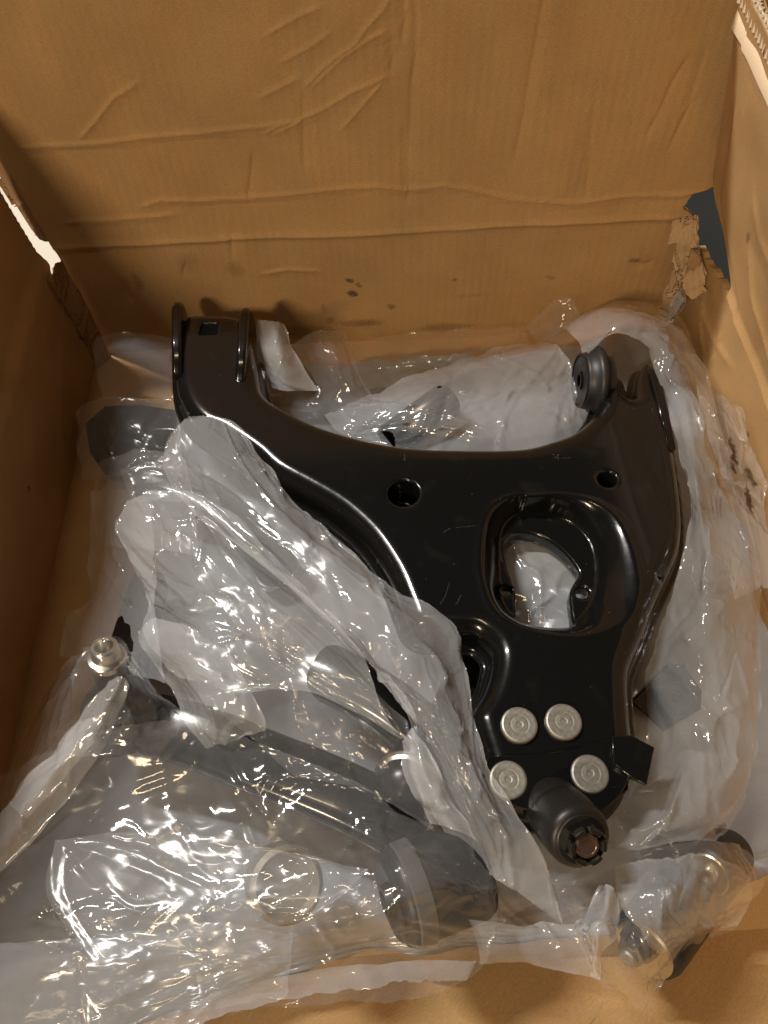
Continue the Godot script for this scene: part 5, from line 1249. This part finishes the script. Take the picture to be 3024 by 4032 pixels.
	obj("lower_strip", film([
		[Vector3(0.0374, 0.115, 0.5588), Vector3(0.0626, 0.105, 0.5632), Vector3(0.0854, 0.1, 0.564), Vector3(0.104, 0.105, 0.5637)],
		[Vector3(0.0413, 0.115, 0.5744), Vector3(0.0634, 0.11, 0.5741), Vector3(0.0857, 0.105, 0.575), Vector3(0.1074, 0.105, 0.5759)],
		[Vector3(0.0422, 0.11, 0.5825), Vector3(0.0628, 0.105, 0.5834), Vector3(0.0874, 0.1, 0.5869), Vector3(0.1124, 0.095, 0.5903)]], 503, 0.0014, 0.0020, Vector3(1, 0, 0.1), 0.0006, [[Vector3(0.0449, 0.115, 0.5651), Vector3(0.0719, 0.11, 0.5709), Vector3(0.1066, 0.1, 0.5865)]], [0.002, 0.002, 0.002, 0.002]), M.film, d)
	# dark bag in the left back corner
	var e := thing("plastic_bag", "thin clear bag in the dark left back corner, flat against the cardboard", "plastic bag")
	obj("upper_sheet", film([
		[Vector3(-0.2815, 0.055, 0.0235), Vector3(-0.241, 0.055, 0.0236), Vector3(-0.202, 0.055, 0.0335)],
		[Vector3(-0.2723, 0.055, 0.0708), Vector3(-0.2331, 0.06, 0.0775), Vector3(-0.1951, 0.062, 0.0873)],
		[Vector3(-0.2579, 0.058, 0.1126), Vector3(-0.218, 0.065, 0.1189), Vector3(-0.1892, 0.068, 0.1246)]], 601, 0.0008, 0.0010, Vector3(1, 0, 0.1), 0.0010, [], [0.002, 0.0, 0.004, 0.003]), M.film_pale, e)
	obj("lower_sheet", film([
		[Vector3(-0.2814, 0.06, 0.1246), Vector3(-0.2526, 0.08, 0.127), Vector3(-0.2147, 0.085, 0.1333), Vector3(-0.1785, 0.08, 0.1336)],
		[Vector3(-0.2763, 0.055, 0.1607), Vector3(-0.2387, 0.08, 0.168), Vector3(-0.2041, 0.09, 0.1772), Vector3(-0.1733, 0.085, 0.1779)],
		[Vector3(-0.2701, 0.045, 0.1923), Vector3(-0.2309, 0.07, 0.2056), Vector3(-0.1997, 0.08, 0.2067), Vector3(-0.1696, 0.08, 0.2108)]], 602, 0.0014, 0.0016, Vector3(0.9, 0, -0.3), 0.0007, [[Vector3(-0.2567, 0.06, 0.1903), Vector3(-0.2212, 0.08, 0.1935), Vector3(-0.1927, 0.085, 0.1841)], [Vector3(-0.2662, 0.07, 0.1305), Vector3(-0.2393, 0.08, 0.1778), Vector3(-0.2301, 0.075, 0.1993)]], [0.003, 0.0, 0.004, 0.003]), M.film_pale, e)
	obj("loose_sheet", film([
		[Vector3(-0.2512, 0.07, 0.1899), Vector3(-0.2235, 0.085, 0.1944), Vector3(-0.1935, 0.092, 0.1961), Vector3(-0.166, 0.09, 0.2011)],
		[Vector3(-0.2514, 0.06, 0.2265), Vector3(-0.2159, 0.085, 0.2388), Vector3(-0.1837, 0.095, 0.2444), Vector3(-0.1546, 0.09, 0.2453)],
		[Vector3(-0.245, 0.055, 0.2693), Vector3(-0.2101, 0.08, 0.2819), Vector3(-0.1766, 0.09, 0.2909), Vector3(-0.1468, 0.09, 0.2967)]], 604, 0.0022, 0.0016, Vector3(0.6, 0, 0.6), 0.0006, [], [0.003, 0.003, 0.004, 0.004]), M.film_haze, e)
	obj("torn_end", film([
		[Vector3(-0.2207, 0.085, 0.2102), Vector3(-0.1935, 0.088, 0.2062), Vector3(-0.1665, 0.085, 0.2096), Vector3(-0.1471, 0.08, 0.2215)],
		[Vector3(-0.2156, 0.085, 0.2252), Vector3(-0.187, 0.09, 0.2255), Vector3(-0.1595, 0.09, 0.2316), Vector3(-0.1371, 0.085, 0.2388)],
		[Vector3(-0.2057, 0.085, 0.2438), Vector3(-0.1811, 0.09, 0.246), Vector3(-0.1542, 0.09, 0.2497), Vector3(-0.1324, 0.085, 0.2524)]], 603, 0.0012, 0.0012, Vector3(1, 0, 0.2), 0.0006, [], [0.004, 0.002, 0.003, 0.003]), M.film_pale, e)
	# bags along the back wall
	var f := thing("plastic_bag", "small crumpled bag tucked between the left bracket and the back wall", "plastic bag")
	obj("upright_flap", film([
		[Vector3(-0.1097, 0.095, 0.0534), Vector3(-0.0931, 0.105, 0.0653), Vector3(-0.0844, 0.1, 0.0656)],
		[Vector3(-0.1085, 0.085, 0.0844), Vector3(-0.0886, 0.1, 0.1018), Vector3(-0.0739, 0.085, 0.0951)],
		[Vector3(-0.1047, 0.07, 0.1108), Vector3(-0.0831, 0.075, 0.1244), Vector3(-0.0545, 0.065, 0.1181)]], 701, 0.0010, 0.0012, Vector3(0.3, 0, 1), 0.0005, [], [0.001, 0.002, 0.002, 0.002]), M.film_milky, f)
	obj("crumpled_end", film([
		[Vector3(-0.085, 0.07, 0.0638), Vector3(-0.0569, 0.085, 0.0619), Vector3(-0.0328, 0.085, 0.0606), Vector3(-0.0205, 0.075, 0.0725)],
		[Vector3(-0.0721, 0.065, 0.0805), Vector3(-0.0478, 0.09, 0.0928), Vector3(-0.0289, 0.085, 0.0895), Vector3(-0.0171, 0.07, 0.0997)],
		[Vector3(-0.0554, 0.055, 0.11), Vector3(-0.0369, 0.07, 0.1205), Vector3(-0.0219, 0.07, 0.1204), Vector3(-0.0117, 0.06, 0.1195)],
		[Vector3(-0.0777, 0.05, 0.1294), Vector3(-0.0516, 0.05, 0.131), Vector3(-0.0252, 0.055, 0.131), Vector3(0.0009, 0.05, 0.1233)]], 702, 0.0030, 0.0016, Vector3(0.4, 0, 0.9), 0.0010, [[Vector3(-0.0753, 0.075, 0.0834), Vector3(-0.0477, 0.09, 0.0815), Vector3(-0.0328, 0.085, 0.0618)], [Vector3(-0.0328, 0.085, 0.0635), Vector3(-0.0372, 0.09, 0.099), Vector3(-0.0218, 0.07, 0.116)]], [0.002, 0.003, 0.002, 0.003]), M.film_clear, f)
	obj("wall_strip", film([
		[Vector3(-0.0331, 0.045, 0.0384), Vector3(0.0276, 0.045, 0.033), Vector3(0.0884, 0.045, 0.032), Vector3(0.1491, 0.045, 0.0316)],
		[Vector3(-0.0247, 0.04, 0.0678), Vector3(0.0304, 0.05, 0.0651), Vector3(0.0897, 0.05, 0.063), Vector3(0.1496, 0.05, 0.0578)],
		[Vector3(-0.0121, 0.04, 0.1034), Vector3(0.0378, 0.045, 0.0935), Vector3(0.0967, 0.05, 0.0841), Vector3(0.1561, 0.05, 0.0761)]], 703, 0.0012, 0.0012, Vector3(1, 0, 0), 0.0016, [], [0.003, 0.002, 0.003, 0.004]), M.film_clear, f)
	obj("wall_corner", film([
		[Vector3(0.1524, 0.05, 0.0366), Vector3(0.1714, 0.085, 0.0413), Vector3(0.1869, 0.095, 0.0434)],
		[Vector3(0.1586, 0.05, 0.0584), Vector3(0.1776, 0.08, 0.0638), Vector3(0.1939, 0.085, 0.0578)],
		[Vector3(0.1695, 0.05, 0.077), Vector3(0.1848, 0.065, 0.0767), Vector3(0.2057, 0.06, 0.0646)]], 704, 0.0010, 0.0012, Vector3(0.5, 0.5, 0), 0.0006, [], [0.002, 0.002, 0.002, 0.002]), M.film_clear, f)
	# film lying on the right wall
	var g := thing("plastic_bag", "greasy clear film with dark smudges lying against the right wall", "plastic bag")
	obj("film_layer", film([
		[Vector3(0.306, 0.035, 0.109), Vector3(0.306, 0.075, 0.1521), Vector3(0.306, 0.1, 0.1871)],
		[Vector3(0.306, 0.035, 0.1742), Vector3(0.306, 0.07, 0.2038), Vector3(0.306, 0.095, 0.2306)],
		[Vector3(0.3056, 0.035, 0.2386), Vector3(0.306, 0.065, 0.2568), Vector3(0.306, 0.085, 0.2734)],
		[Vector3(0.2906, 0.04, 0.2954), Vector3(0.2989, 0.07, 0.3068), Vector3(0.306, 0.08, 0.3125)],
		[Vector3(0.2784, 0.05, 0.3413), Vector3(0.2896, 0.075, 0.3449), Vector3(0.301, 0.08, 0.3478)]], 801, 0.0012, 0.0014, Vector3(0.1, 0, 1), 0.0007, [[Vector3(0.306, 0.1, 0.1966), Vector3(0.306, 0.09, 0.241), Vector3(0.306, 0.085, 0.2775)]], [0.002, 0.001, 0.002, 0.003]), M.film_grease, g)
	obj("corner_scrap", film([
		[Vector3(0.2985, 0.085, 0.0191), Vector3(0.3046, 0.09, 0.0154), Vector3(0.306, 0.085, 0.0169)],
		[Vector3(0.2947, 0.065, 0.0264), Vector3(0.3011, 0.075, 0.0307), Vector3(0.306, 0.07, 0.0267)],
		[Vector3(0.2914, 0.05, 0.0364), Vector3(0.2977, 0.055, 0.0385), Vector3(0.306, 0.05, 0.0317)]], 802, 0.0012, 0.0010, Vector3(0.3, 0.5, 0.3), 0.0006, [], [0.001, 0.002, 0.002, 0.002]), M.film_milky, g)
